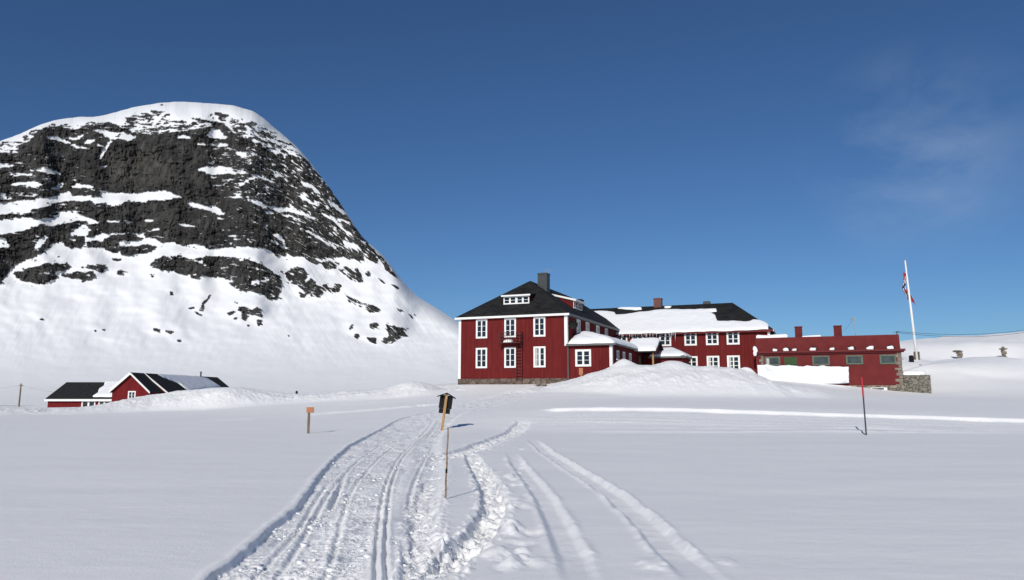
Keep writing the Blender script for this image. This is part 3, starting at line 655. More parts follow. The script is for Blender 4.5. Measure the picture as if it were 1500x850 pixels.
snow_polys = [
 [(-40, 237), (0, 238), (22, 241), (26, 244), (0, 246), (-40, 244)], [(42, 248), (52, 246), (65, 246), (85, 252), (91, 257), (75, 254.5), (60, 252), (45, 250)], [(15, 255), (25, 252.5), (47, 254), (47, 257), (15, 257.5)],
 [(10, 272), (25, 267), (40, 266), (58, 267), (63, 271), (50, 273.5), (38, 274), (30, 271)], [(73, 278), (85, 271), (92, 268), (93, 274), (78, 279.5)], [(105, 273), (113, 269.5), (125, 270), (138, 272.5), (138, 275.5), (107, 276)], [(87, 284), (100, 280), (105, 283), (100, 287), (88, 289)], [(0, 284), (8, 283), (9, 290), (0, 292)], [(26, 285), (34, 283), (34, 287), (26, 288)],
 [(66, 202), (75, 199), (85, 201), (100, 207), (118, 214), (135, 217), (130, 219.5), (112, 216), (92, 208), (70, 203)], [(90, 200), (108, 202), (122, 196), (122, 201), (110, 205.5), (92, 203)], [(123, 207), (132, 203), (140, 206), (130, 211), (122, 211)], [(130, 188), (150, 190), (190, 196), (200, 201), (190, 205), (175, 204), (160, 203), (150, 197)], [(140, 210), (152, 213), (152, 216), (142, 213)],
 [(161, 203), (164, 206), (155, 222), (147, 234), (145, 233), (151, 219)], [(146, 244), (160, 242), (155, 245), (146, 247)],
 [(288, 247), (300, 245), (325, 244), (338, 246), (347, 257), (335, 254), (310, 257), (300, 252), (290, 250)], [(302, 198), (312, 190), (322, 190), (332, 202), (325, 205), (310, 201)], [(343, 219), (352, 222), (372, 229), (368, 231), (355, 230), (346, 226)], [(287, 210), (300, 209), (302, 213), (290, 212)], [(305, 212), (330, 209), (338, 213), (320, 214)], [(256, 201), (270, 198), (283, 202), (270, 204)],
 [(270, 298), (280, 295.5), (300, 301), (318, 303), (332, 316), (322, 315), (300, 307), (283, 303)], [(300, 303), (315, 300), (322, 304), (312, 305)], [(364, 294), (375, 293), (395, 302), (420, 304), (445, 312), (462, 321), (455, 321.5), (435, 313), (400, 308), (385, 304)], [(397, 343), (408, 342.5), (418, 355), (419, 364), (415, 363), (412, 352)], [(386, 309), (402, 310), (398, 314), (388, 312)], [(410, 314), (424, 316), (422, 319)], [(326, 288), (352, 286.5), (360, 294), (352, 290), (328, 290)], [(317, 319), (330, 319), (328, 322), (318, 322)], [(260, 328), (275, 329), (295, 332), (285, 333.5), (262, 330)],
 [(349, 269), (362, 263), (378, 255), (380, 258), (365, 265), (352, 272)], [(366, 256), (378, 254), (378, 258), (368, 258)], [(378, 260), (392, 261), (396, 264), (384, 264)], [(418, 256), (434, 259), (434, 260.5), (420, 259)],
 [(157, 324), (166, 322.5), (177, 323.5), (176, 326), (158, 326.5)], [(183, 324), (195, 324.5), (194, 327), (184, 327)], [(211, 323.5), (218, 321), (226, 322), (222, 325), (212, 326)], [(211, 336), (235, 334.5), (234, 337), (212, 337.5)], [(334, 345), (348, 343.5), (346, 347), (335, 347)], [(341, 350), (353, 349.5), (350, 352), (342, 352)], [(322, 391), (335, 391), (333, 393), (323, 393)], [(350, 380), (358, 380), (356, 383), (350, 383)], [(296, 381), (297, 386), (310, 390), (300, 390), (290, 386)], [(372, 394), (380, 393), (377, 397), (372, 397)], [(366, 413), (395, 408), (393, 412), (370, 417)], [(425, 411), (440, 411), (440, 413), (427, 413)], [(424, 400), (432, 401), (430, 403), (424, 402)],
 [(52, 356), (66, 345), (70, 348), (60, 362), (50, 366)], [(62, 398), (75, 396), (73, 402), (64, 401)], [(103, 351), (112, 349), (110, 353), (105, 353)], [(-20, 350), (5, 350), (14, 360), (0, 363), (-20, 364)],
 [(440, 263), (455, 270), (470, 283), (468, 286), (455, 277), (440, 268)], [(440, 283), (455, 294), (470, 296), (468, 302), (455, 299), (440, 290)], [(480, 294), (495, 302), (506, 312), (503, 314), (490, 306), (482, 301)], [(470, 312), (485, 316), (498, 329), (510, 340), (516, 343), (512, 345), (500, 336), (486, 322), (474, 318)], [(491, 319), (513, 323), (512, 326), (496, 323)], [(440, 308), (453, 315), (462, 321), (458, 322), (446, 315)], [(446, 335), (456, 339), (472, 349), (486, 361), (482, 361), (468, 351), (450, 340)], [(498, 350), (512, 355), (525, 358), (530, 368), (515, 365), (505, 360)], [(456, 353), (470, 355), (470, 357), (458, 355)],
]
def gauss1(a, s, axis):
    k = int(3 * s) + 1; g = np.exp(-.5 * (np.arange(-k, k + 1) / s) ** 2); g /= g.sum()
    pad = [(0, 0)] * a.ndim; pad[axis] = (k, k); b = np.pad(a, pad, mode='edge'); out = 0
    for i, w in enumerate(g):
        sl = [slice(None)] * a.ndim; sl[axis] = slice(i, i + a.shape[axis]); out = out + w * b[tuple(sl)]
    return out
cx = np.concatenate([np.arange(-240, -40, 6.0), np.arange(-40, 866, .9)])
nC = len(cx); nRw = 520
ys_ = np.interp(cx, [s[0] for s in sil], [s[1] for s in sil])
ys_ = gauss1(np.where(cx > -30, ys_, ys_), 7, 0) + .8 * fbm(cx / 14, cx * 0, 401, 4) * (cx < 600)
yb = np.full(nC, 594.0); yb = np.where(cx > 560, 594 - .02 * (cx - 560), yb)
t = np.linspace(0, 1, nRw); t = 1 - (1 - t) ** 1.0
PX = np.repeat(cx[:, None], nRw, 1); PY = yb[:, None] + (ys_ - yb)[:, None] * t[None]
dens = np.zeros(PX.shape)
for d, poly in rock_polys:
    a = np.array(poly); q = (PX > a[:, 0].min() - 1) & (PX < a[:, 0].max() + 1) & (PY > a[:, 1].min() - 1) & (PY < a[:, 1].max() + 1)
    dd = dens[q]; ins = inpoly(PX[q] + 1.2 * perlin(PX[q] / 5, PY[q] / 5, 5), PY[q] + 1.0 * perlin(PX[q] / 6, PY[q] / 4, 6), poly); dens[q] = np.where(ins, np.maximum(dd, d), dd)
# the right-hand flank is streaked
q = inpoly(PX, PY, [(300, 205), (350, 215), (400, 225), (455, 236), (500, 298), (516, 325), (552, 380), (500, 377), (465, 345), (430, 330), (395, 300), (330, 285), (300, 270)])
dens = np.where(q & (dens > .7), .79, dens)
q = inpoly(PX, PY, [(0, 228), (50, 215), (130, 225), (150, 280), (60, 288), (0, 294)]); dens = np.where(q & (dens > .8), .86, dens)
for poly in snow_polys:
    a = np.array(poly); q = (PX > a[:, 0].min() - 1) & (PX < a[:, 0].max() + 1) & (PY > a[:, 1].min() - 1) & (PY < a[:, 1].max() + 1)
    dd = dens[q]; ins = inpoly(PX[q] + .9 * perlin(PX[q] / 4, PY[q] / 4, 7), PY[q] + .7 * perlin(PX[q] / 5, PY[q] / 3, 8), poly); dens[q] = np.where(ins, .05, dd)
tilt = np.where(PX > 360, .30 * np.clip(PX - 360, 0, None) + .0012 * np.clip(PX - 360, 0, None) ** 2, 0) - .10 * np.clip(180 - PX, 0, None) * sstep(285, 330, PY)
yy = PY - tilt
ns = .60 * fbm(PX / 20, yy / 5.0, 421, 3, .55) + .40 * fbm(PX / 9, yy / 3.0, 431, 2, .6) + .13 * fbm(PX / 3.2, yy / 2.2, 436, 2, .6)
ns = ns / ns.std() * .22
densb = gauss1(gauss1(dens, 1.2, 0), 1.2, 1); wide = gauss1(gauss1(dens, 9, 0), 8, 1)
wall = np.exp(-(((PX - 215) / 85) ** 4 + ((PY - 243) / 34) ** 4))
amp_n = (.36 + .62 * sstep(.04, .25, wide)) * (1 - .75 * wall) * (1 - .45 * sstep(.76, .90, wide))
rockv = densb + ns * amp_n - .5
dash = sstep(.72, .95, 1 - np.abs(perlin(PX / 26, yy / 6.5, 511)) * 2.0) * sstep(.0, .28, perlin(PX / 12, yy / 8, 513)) + .9 * sstep(.75, .95, 1 - np.abs(perlin(PX / 15, yy / 4, 515)) * 2.0) * sstep(.08, .3, perlin(PX / 9, yy / 6, 517))
rockv = rockv - .62 * np.clip(dash, 0, 1) * sstep(.5, .8, densb) * (1 - wall) * (.35 + .65 * sstep(300, 420, PX + .25 * (PY - 250)))
rock = sstep(-.07, .07, rockv)
# depth along every column
blur = gauss1(gauss1(dens, 5, 0), 4, 1)
vtan = (425 - PY) / F; el = (sp_ + cp_ * vtan) / (cp_ - sp_ * vtan)
apron = np.interp(PY, [150, 300, 420, 470, 520, 560, 590], [1.0, .9, .74, .60, .40, .24, .12])
steep = apron * (1 - blur) + 2.3 * blur
top_px = (PY - ys_[:, None])
fac = np.clip(top_px / 26.0, 0.05, 1)
den = np.maximum((steep - el) * fac, .05)
de = np.diff(el, axis=1, prepend=el[:, :1])
lnd = np.log(158.0) + np.cumsum(np.clip(de / den, -1, .03), axis=1)
lnd = gauss1(lnd, 9, 0)
lnd = lnd + .012 * fbm(PX / 60, PY / 40, 441, 3) * sstep(560, 480, PY)
amp = rock * (.0042 * fbm(PX / 5.5, PY / 15, 451, 4, .6) + .0050 * fbm(PX / 14, yy / 8, 461, 3) - .0028 + .0016 * fbm(PX / 2.2, PY / 3.2, 471, 2) + .0040 * sstep(-.25, .3, perlin(PX / 30, PY / 22, 474)) * np.exp(-(np.abs(perlin(PX / 9 + .6 * perlin(PX / 6, PY / 12, 475), PY / 24, 473)) / .09) ** 2) + .0028 * sstep(-.2, .3, perlin(PX / 40, PY / 16, 476)) * np.exp(-(np.abs(perlin(PX / 22, yy / 8, 477)) / .09) ** 2))
lnd = lnd + amp + .0007 * fbm((PX + .5 * (PY - 430)) / 9, PY / 60, 481, 3) * sstep(575, 500, PY) + .0022 * fbm(PX / 45, PY / 14, 486, 2) * sstep(590, 540, PY)
lnd = lnd + .0008 * fbm((PX * .80 - (PY - 400) * .55) / 6.0, (PX * .5 + PY) / 90, 483, 3) * (1 - rock) * sstep(330, 430, PX) * sstep(360, 400, PY) * sstep(560, 500, PY)
D = np.exp(lnd)
MX = (PX - 750) / F * D / (cp_ - sp_ * vtan); MZ = EYE + el * D; MY = D
# far side of the mountain
nb = 14; bt = np.linspace(1 / nb, 1, nb)[None]
bx = MX[:, -1:] * (1 + .25 * bt); by = MY[:, -1:] * (1 + .25 * bt) + 260 * bt; bz = MZ[:, -1:] * (1 - bt ** 1.6) - 10 * bt
VX = np.concatenate([MX, bx], 1); VY = np.concatenate([MY, by], 1); VZ = np.concatenate([MZ, bz], 1)
rk = np.concatenate([rock, np.zeros(bx.shape)], 1); nRR = nRw + nb
# warm lichen patch on the main wall, greener on its right
tone = np.exp(-(((PX - 205) / 55) ** 2 + ((PY - 247) / 26) ** 2)) + .35 * fbm(PX / 20, PY / 30, 491, 4)
tone = np.concatenate([tone, np.zeros(bx.shape)], 1)
i, j = np.meshgrid(np.arange(nC - 1), np.arange(nRR - 1), indexing='ij')
Fq = np.stack([i * nRR + j, (i + 1) * nRR + j, (i + 1) * nRR + j + 1, i * nRR + j + 1], -1).reshape(-1, 4)
def mat_mountain():
    m, n, l, b = nt("mountain_rock_and_snow"); v = objco(n, l)
    at = n.new('ShaderNodeAttribute'); at.attribute_name = 'rock'; tn = n.new('ShaderNodeAttribute'); tn.attribute_name = 'tone'
    f1 = noise(n, l, .35, 8, objco(n, l, (1, 1, .35)), .65); f2 = noise(n, l, .06, 5, v)
    rc = ramp(n, l, f1, [(.30, (.009, .009, .0095)), (.46, (.030, .029, .028)), (.58, (.052, .050, .048)), (.75, (.10, .096, .091))])
    warm = ramp(n, l, f2, [(.35, (.095, .085, .070)), (.65, (.12, .118, .092))])
    tv = ramp(n, l, tn.outputs['Fac'], [(.3, 0.0), (1.0, .55)])
    mm = n.new('ShaderNodeMath'); mm.operation = 'MULTIPLY'; l.new(tv, mm.inputs[0]); l.new(ramp(n, l, f1, [(.35, .15), (.65, 1.0)]), mm.inputs[1])
    rc = mixc(n, l, mm.outputs[0], rc, warm)
    c = mixc(n, l, at.outputs['Fac'], (.765, .78, .80), rc); l.new(c, b.inputs['Base Color'])
    b.inputs['Roughness'].default_value = .8; b.inputs['Specular IOR Level'].default_value = .15
    bm_ = n.new('ShaderNodeMath'); bm_.operation = 'MULTIPLY'; l.new(f1, bm_.inputs[0]); l.new(at.outputs['Fac'], bm_.inputs[1])
    f3 = noise(n, l, .02, 5, v); ad = n.new('ShaderNodeMath'); ad.operation = 'ADD'; l.new(bm_.outputs[0], ad.inputs[0]); l.new(f3, ad.inputs[1])
    bump(n, l, b, ad.outputs[0], 1.6, .7); return m
mt = np_mesh('mountain', np.stack([VX, VY, VZ], -1).reshape(-1, 3), Fq, mat_mountain())
for nm, arr in (('rock', rk), ('tone', tone)):
    a = mt.data.attributes.new(nm, 'FLOAT', 'POINT'); a.data.foreach_set('value', arr.astype(np.float32).ravel())
structure(mt, 'steep rounded mountain with dark rock cliffs banded by snow ledges', 'mountain')

# ================================================================== MAIN HOUSE
ANG = 22.0
c0 = P(830.5, 462, 68.6); BASE = 2.3
FH = Frame((c0.x, c0.y, BASE), ANG)
ze = c0.z - BASE
Wd = -FH.hit(672.5, 500, 1, 0).x
ap = FH.hit(776.5, 411.5, 0, -Wd / 2); ya, zr = ap.y, ap.z
LEN = 24.0; OV = .32
house = thing('red_house', 'two-storey dark red timber house with hipped slate roof and white corner boards', 'house', FH.O, FH.rz)
FND = 3.05 - BASE
print('house', Wd, ze, ya, zr, FND, c0)
m = MB(); m.box(-Wd, 0, 0, LEN, FND, ze + .05); m.build('wall', RED, house)
m = MB(); m.box(-Wd - .06, .06, -.06, LEN + .06, -1.2, FND); m.build('foundation', mat_stone('brown_foundation_stone', 1.8, (.11, .07, .055), (.19, .13, .10)), house)
# roof
zs = FH.hit(832, 458.4, 1, -OV).z; FD_ = .215; ze = zs - .05
e = [(-Wd - OV, -OV, zs), (OV, -OV, zs), (OV, LEN + OV, zs), (-Wd - OV, LEN + OV, zs)]
A = (-Wd / 2, ya, zr); B = (-Wd / 2, LEN - ya, zr)
m = MB(); m.add(e + [A, B] + [(p[0], p[1], p[2] - .10) for p in e], [(0, 1, 4), (1, 2, 5, 4), (2, 3, 5), (3, 0, 4, 5), (1, 0, 6, 7), (2, 1, 7, 8), (3, 2, 8, 9), (0, 3, 9, 6), (6, 9, 8, 7)])
roof = m.build('roof', SLATE, house)
m = MB(); m.box(-Wd - OV - .02, OV - .0, -OV - .035, -OV - .003, zs - FD_, zs - .015); m.box(-Wd - OV, OV, -OV, -.003, zs - FD_ + .03, zs - .12); m.build('fascia', WHITE, house)
m = MB(); m.box(OV + .003, OV + .05, -OV - .03, LEN, zs - .24, zs - .02); m.box(.003, OV, .0, LEN, zs - .26, zs - .12); m.build('gutter', GREYTRIM, house)
for x0, x1 in ((-Wd - .04, -Wd + .22), (-.26, .045)):
    zb = FND - .05 if x0 < -3 else FH.hit(831, 505, 1, 0).z - .1
    m = MB(); m.box(x0, x1, -.05, .0, zb, zs - FD_ + .02); 
    if x0 > -3: m.box(.003, .045, .0, .22, zb, zs - .26)
    m.build('corner_board', WHITE, house)
m = MB(); m.tube([(.10, -.12, FND - .6), (.10, -.12, FH.hit(831, 505, 1, 0).z)], .055, 8); m.build('downpipe', GREYTRIM, house)
def z1(x, y): return 650 + x / 4.473, 390 + y / 4.473
cols = [((208, 290), (208, 291)), ((395, 477), (397, 480)), ((585, 670), (588, 677))]
ux = []
for k, (u, lo) in enumerate(cols):
    a = FH.hit(*z1((u[0] + u[1]) / 2, 410), 1, 0).x; ux.append(a)
zu0 = FH.hit(*z1(245, 474), 1, 0).z; zu1 = FH.hit(*z1(245, 349), 1, 0).z
zl0 = FH.hit(*z1(248, 669), 1, 0).z; zl1 = FH.hit(*z1(248, 536), 1, 0).z
for k, x in enumerate(ux):
    window(house, front_map(0), x - .60, x + .60, zu0, zu1, midw=.075)
    window(house, front_map(0), x - .60, x + .60, zl0, zl1, midw=.075 if k < 2 else .15, curtain=(k == 2))
# side windows on the receding wall
for y0, y1, z0, z1_ in [(868, 895, 352, 452), (928, 953, 370, 436), (997, 1018, 397, 436), (1053, 1075, 416, 452)]:
    a = FH.hit(*z1(y0, 400), 0, 0).y; b = FH.hit(*z1(y1, 400), 0, 0).y; c = (a + b) / 2
    window(house, right_map(0), c - .6, c + .6, zu0, zu1, midw=.10)
# satellite dish
dc = FH.hit(*z1(852, 385), 0, .42)
m = MB()
dv = []; df = []
for r_, dd in ((0, 0), (.18, .02), (.34, .07), (.42, .12)):
    for j in range(16):
        an = 2 * math.pi * j / 16; dv.append((dc.x + r_ * math.cos(an), dc.y + dd * -1.0, dc.z + r_ * math.sin(an)))
for r_ in range(3):
    for j in range(16): df.append((r_ * 16 + j, r_ * 16 + (j + 1) % 16, (r_ + 1) * 16 + (j + 1) % 16, (r_ + 1) * 16 + j))
m.add(dv, df); m.add([(v[0], v[1] + .03, v[2]) for v in dv], [tuple(reversed(f)) for f in df])
m.tube([(0.0, dc.y + .2, dc.z - .15), (dc.x, dc.y + .06, dc.z)], .035, 6); m.build('satellite_dish', BLACK, house, True)
# fire escape: balcony and ladder on the front
pz = FH.hit(*z1(450, 500), 1, -.5).z; bx0 = ux[1] - .9; bx1 = ux[1] + 1.35
m = MB(); m.box(bx0, bx1, -.85, -.03, pz - .07, pz)
for x in (bx0 + .04, bx1 - .04):
    m.box(x - .025, x + .025, -.85, -.8, pz, pz + .95); m.box(x - .025, x + .025, -.05, -.0, pz, pz + .95)
    for zz in (.5, .93): m.box(x - .02, x + .02, -.8, -.05, pz + zz - .02, pz + zz + .02)
    m.add([(x - .03, -.05, pz - .8), (x + .03, -.05, pz - .8), (x + .03, -.75, pz - .07), (x - .03, -.75, pz - .07), (x - .03, -.0, pz - .8), (x + .03, -.0, pz - .8), (x + .03, -.68, pz - .07), (x - .03, -.68, pz - .07)], [(0, 1, 2, 3), (7, 6, 5, 4), (0, 3, 7, 4), (1, 5, 6, 2)])
for zz in (.3, .62, .93): m.box(bx0, bx1 - .7, -.84, -.81, pz + zz - .02, pz + zz + .02)
for k in range(5): x = bx0 + .2 + k * .25; m.box(x - .012, x + .012, -.835, -.815, pz, pz + .93)
m.build('balcony', RUST, house)
m = MB(); lx = bx1 - .36
for x in (lx - .28, lx + .28): m.box(x - .03, x + .03, -.28, -.22, FND - .2, pz + 1.0)
k = FND
while k < pz + .9: m.box(lx - .25, lx + .25, -.27, -.23, k, k + .05); k += .3
m.build('ladder', RUST, house)
blanket('balcony_snow', [(bx0 + .5, -.8), (bx0 + 1.3, -.8), (bx0 + 1.3, -.1), (bx0 + .5, -.1)], lambda s, t_, h: (s, t_, pz + h), .33, house, .08, .2, .35, seed=3, wob=.05)
# front dormer
def face_n(a, b, c): return (Vector(b) - Vector(a)).cross(Vector(c) - Vector(a)).normalized()
nF = face_n(e[0], e[1], A); nR_ = face_n(e[1], e[2], B)
def zroofF(y): return zs + (zr - zs) * (y + OV) / (ya + OV)
def zroofR(x): return zs + (zr - zs) * (OV - x) / (OV + Wd / 2)
p0 = FH.plane(*z1(475, 250), e[0], nF); yd = p0.y
dx0 = FH.hit(*z1(394, 230), 1, yd).x; dx1 = FH.hit(*z1(560, 230), 1, yd).x
zt = FH.hit(*z1(475, 196), 1, yd).z; slope = .16
yback = yd + (zt - zroofF(yd)) / ((zr - zs) / (ya + OV) - slope)
zb_ = zt + slope * (yback - yd)
m = MB(); z0d = zroofF(yd) - .05
m.add([(dx0, yd, z0d), (dx1, yd, z0d), (dx1, yd, zt), (dx0, yd, zt), (dx0, yback, zb_), (dx1, yback, zb_)], [(0, 1, 2, 3), (1, 5, 2), (0, 3, 4), (3, 2, 5, 4)])
m.build('dormer', RED, house)
m = MB(); m.slab([(dx0 - .15, yd - .3, zt + .09), (dx1 + .2, yd - .3, zt + .09), (dx1 + .2, yback + .5, zb_ + .09 + .5 * slope), (dx0 - .15, yback + .5, zb_ + .09 + .5 * slope)], .09); m.build('dormer_roof', SLATE, house)
m = MB(); m.box(dx0 - .17, dx1 + .22, -.335 + yd, -.303 + yd, zt - .05, zt + .10); m.build('dormer_fascia', WHITE, house)
mid = (dx0 + dx1) / 2
for a, b in ((dx0 - .02, mid), (mid, dx1 + .02)): window(house, front_map(yd), a, b, zroofF(yd) + .02, zt + .0, cols=2, rows=2, case=.10, midw=.14)
# dormer on the right slope, seen side on
q = FH.plane(*z1(850, 277), e[1], nR_); xd = q.x; y_a = q.y; zbot = zroofR(xd)
y_b = FH.hit(*z1(905, 300), 0, xd).y; ztop = FH.hit(*z1(852, 224), 0, xd).z
xpeak = FH.hit(*z1(706, 186), 1, y_a); zpk = xpeak.z; xpk = xpeak.x
print('side dormer', xd, y_a, y_b, zbot, ztop, xpk, zpk)
m = MB(); m.add([(xd, y_a, zbot - .05), (xd, y_b, zbot - .05), (xd, y_b, ztop), (xd, y_a, ztop), (xpk, y_a, zpk), (xpk, y_b, zpk)], [(0, 1, 2, 3), (0, 3, 4), (1, 5, 2), (3, 2, 5, 4)])
m.build('dormer', RED, house)
m = MB(); m.slab([(xd + .3, y_a - .15, ztop + .10 - .3 * .1), (xd + .3, y_b + .15, ztop + .10 - .3 * .1), (xpk - .2, y_b + .15, zpk + .1), (xpk - .2, y_a - .15, zpk + .1)], .09); m.build('dormer_roof', SLATE, house)
m = MB(); dz_ = .19
m.hexa([(xd + .3, y_a - .19, ztop - .12), (xd + .3, y_a - .153, ztop - .12), (xpk - .2, y_a - .153, zpk - .05), (xpk - .2, y_a - .19, zpk - .05), (xd + .3, y_a - .19, ztop + .09), (xd + .3, y_a - .153, ztop + .09), (xpk - .2, y_a - .153, zpk + .12), (xpk - .2, y_a - .19, zpk + .12)])
m.box(xd + .305, xd + .34, y_a - .19, y_b + .15, ztop - .12, ztop + .09); m.build('dormer_fascia', WHITE, house)
ym = (y_a + y_b) / 2
for a, b in ((y_a, ym), (ym, y_b)): window(house, right_map(xd), a, b, zbot + .02, ztop, cols=2, rows=2, case=.10, midw=.1)
# chimneys
def chimney(parent, fr, px0, px1, ptop, y, zlow, dy, mt_, cap=.0, name='chimney'):
    a = fr.hit(px0, ptop, 1, y); b = fr.hit(px1, ptop, 1, y); w = b.x - a.x
    m = MB(); m.box(a.x, b.x, y, y + dy, zlow, a.z - .12); m.box(a.x - cap, b.x + cap, y - cap, y + dy + cap, a.z - .12, a.z)
    m.box(a.x + .1, b.x - .1, y + .1, y + dy - .1, a.z, a.z + .05)
    return m.build(name, mt_, parent)
chimney(house, FH, 787.5, 801, 400.5, ya + .6, zr - 1.3, .95, DARKMETAL, .04)
chimney(house, FH, 843, 852, 439, ya + 9.5, zr - 1.5, .8, BLACK, .04)

# ================================================================== SIDE EXTENSION with gabled porch
ext = thing('side_extension', 'single-storey red side extension with thick roof snow and gabled porch', 'house', FH.O, FH.rz)
exw = FH.hit(897, 540, 1, -.04).x; zx = FH.hit(864, 504, 1, -.04).z
exl = FH.hit(928, 514, 0, exw).y; print('ext', exw, zx, exl)
exl = 13.5
m = MB(); m.box(.005, exw, -.04, exl, -1, zx); m.build('wall', RED, ext)
rz_ = zx + 1.0; o2 = .35
ee = [(.01, -.04 - o2, zx - .0), (exw + o2, -.04 - o2, zx), (exw + o2, exl, zx), (.01, exl, zx)]
RA = (.9, 2.4, rz_); RB = (.9, exl, rz_)
m = MB(); m.add(ee + [RA, RB] + [(p[0], p[1], p[2] - .1) for p in ee], [(0, 1, 4), (1, 2, 5, 4), (3, 0, 4, 5), (2, 3, 5), (1, 0, 6, 7), (2, 1, 7, 8), (0, 3, 9, 6), (3, 2, 8, 9), (6, 9, 8, 7)])
m.build('roof', FELT, ext)
m = MB(); m.box(.01, exw + o2 + .02, -.04 - o2 - .04, -.04 - o2 - .003, zx - .16, zx - .0); m.box(exw + o2 + .003, exw + o2 + .04, -.04 - o2, exl, zx - .16, zx); m.build('gutter', GREYTRIM, ext)
m = MB(); m.box(exw - .24, exw + .04, -.085, -.043, -.8, zx - .17); m.box(exw + .003, exw + .04, -.04, .2, -.8, zx - .17); m.build('corner_board', WHITE, ext)
def zext(x, y):
    zf = zx + (rz_ - zx) * (y + .04 + o2) / (2.4 + .04 + o2); zr1 = zx + (rz_ - zx) * (exw + o2 - x) / (exw + o2 - .9)
    return min(zf, zr1, rz_)
blanket('roof_snow', [(.15, -.30), (1.2, -.36), (exw + .2, -.36), (exw + .36, .0), (exw + .38, 6), (exw + .4, exl - .2), (.1, exl - .2), (.05, 6)], lambda s, t_, h: (s, t_, zext(s, t_) + h), .48, ext, .12, .14, 1.8, seed=21, wob=.12, lump=.35)
a = FH.hit(*z1(862, 547), 1, -.04); b = FH.hit(*z1(967, 657), 1, -.04)
window(ext, front_map(-.04), a.x, b.x, b.z, a.z, cols=2, rows=3, case=.17, midw=.14)
def z2(x, y): return 820 + x / 4.545, 430 + y / 4.545
for u0, u1 in ((370, 400), (412, 438), (455, 480)):
    a = FH.hit(*z2(u0, 412), 0, exw).y; b = FH.hit(*z2(u1, 412), 0, exw).y; c = (a + b) / 2
    window(ext, right_map(exw), c - .45, c + .45, FH.hit(*z2(385, 445), 0, exw).z, FH.hit(*z2(385, 380), 0, exw).z, cols=2, rows=3, case=.10)
# porch: gable facing right
pa = FH.hit(*z2(500, 420), 0, exw).y; pb = pa + 4.2; px1 = exw + 1.9; pzt = zx + .95; pze = zx - .25; pm = (pa + pb) / 2
print('porch', pa)
m = MB()
m.slab([(exw - 1.2, pa - .3, pze), (px1 + .35, pa - .3, pze), (px1 + .35, pm, pzt), (exw - 1.2, pm, pzt)], .12)
m.slab([(exw - 1.2, pm, pzt), (px1 + .35, pm, pzt), (px1 + .35, pb + .3, pze), (exw - 1.2, pb + .3, pze)], .12); m.build('porch_roof', FELT, ext)
m = MB(); m.add([(px1, pa, pze - .15), (px1, pb, pze - .15), (px1, pm, pzt - .15), (px1 - .1, pa, pze - .15), (px1 - .1, pb, pze - .15), (px1 - .1, pm, pzt - .15)], [(0, 1, 2), (5, 4, 3), (0, 2, 5, 3), (2, 1, 4, 5), (1, 0, 3, 4)])
m.box(exw + .01, px1, pb - .1, pb, -1, pze - .1); m.build('porch_wall', RED, ext)
for yy_ in (pa + .1, pb - .25):
    m = MB(); m.box(px1 - .16, px1 - .0, yy_, yy_ + .16, -1, pze - .12); m.build('porch_post', WOOD if yy_ < pm else WHITE, ext)
m = MB(); m.box(exw + .02, exw + .06, pm - .5, pm + .5, .3, zx - .6); m.build('door', GREENFR, ext)
sl = (pzt - pze) / (pm - pa + .3)
blanket('porch_snow', [(exw - .9, pa - .28), (px1 + .3, pa - .28), (px1 + .3, pm), (px1 + .3, pb + .28), (exw - .9, pb + .28)], lambda s, t_, h: (s, t_, pzt - sl * abs(t_ - pm) + h), .32, ext, .14, .45, .7, seed=25, wob=.08)

# ================================================================== REAR WING
w0 = P(1127, 480.5, 80.0); FW = Frame((w0.x, w0.y, 2.6), ANG); zw = w0.z - 2.6
wl = FW.hit(893, 500, 1, 0).x; WDp = 12.5
wing = thing('hotel_wing', 'long red two-storey wing with heavy snow slab on its dark roof', 'house', FW.O, FW.rz)
apx = FW.hit(1073, 443.6, 1, WDp / 2); zrw = apx.z; print('wing', wl, zw, zrw, apx)
m = MB(); m.box(wl, 0, 0, WDp, -1.5, zw + .02); m.build('wall', RED, wing)
ow = .4; hipx = apx.x; lx0 = wl - 9
ew = [(lx0, -ow, zw - .15), (ow, -ow, zw - .15), (ow, WDp + ow, zw - .15), (lx0, WDp + ow, zw - .15)]
RA = (lx0, WDp / 2, zrw); RB = (hipx, WDp / 2, zrw)
m = MB(); m.add(ew + [RA, RB] + [(p[0], p[1], p[2] - .12) for p in ew], [(0, 1, 5, 4), (1, 2, 5), (2, 3, 4, 5), (3, 0, 4), (1, 0, 6, 7), (2, 1, 7, 8), (0, 3, 9, 6), (3, 2, 8, 9), (6, 9, 8, 7)])
m.build('roof', SLATE, wing)
m = MB(); m.box(lx0 + 8.9, ow, -ow - .04, -ow - .003, zw - .42, zw - .16); m.box(wl, ow, -ow, -.003, zw - .40, zw - .28); m.build('fascia', REDTRIM, wing)
m = MB(); m.box(ow + .003, ow + .05, -ow, WDp + ow, zw - .40, zw - .16); m.build('fascia', WHITE, wing)
m = MB(); m.box(-.22, .04, -.04, -.003, FW.hit(1127, 491, 1, 0).z, zw - .4); m.box(.003, .04, 0, .25, FW.hit(1127, 491, 1, 0).z, zw - .4); m.build('corner_board', WHITE, wing)
nW = face_n(ew[0], ew[1], RB)
ss = (zrw - zw + .15) / (WDp / 2 + ow)
def wmap(s, t_, h): return (s, t_, zw - .15 + (t_ + ow) * ss + h)
def wroof(x, y): q = FW.plane(*z2(x, y), ew[0], nW); return (q.x, q.y)
poly = [wroof(*p) for p in [(205, 125), (285, 122), (365, 132), (370, 150), (440, 142), (520, 132), (600, 122), (640, 114), (760, 112), (900, 110), (1040, 108), (1042, 122), (1000, 127), (1015, 140), (1030, 152), (1040, 172), (1048, 190), (1150, 192), (1268, 192), (1290, 178), (1330, 182), (1370, 198), (1392, 214)]]
yl = -ow - .12
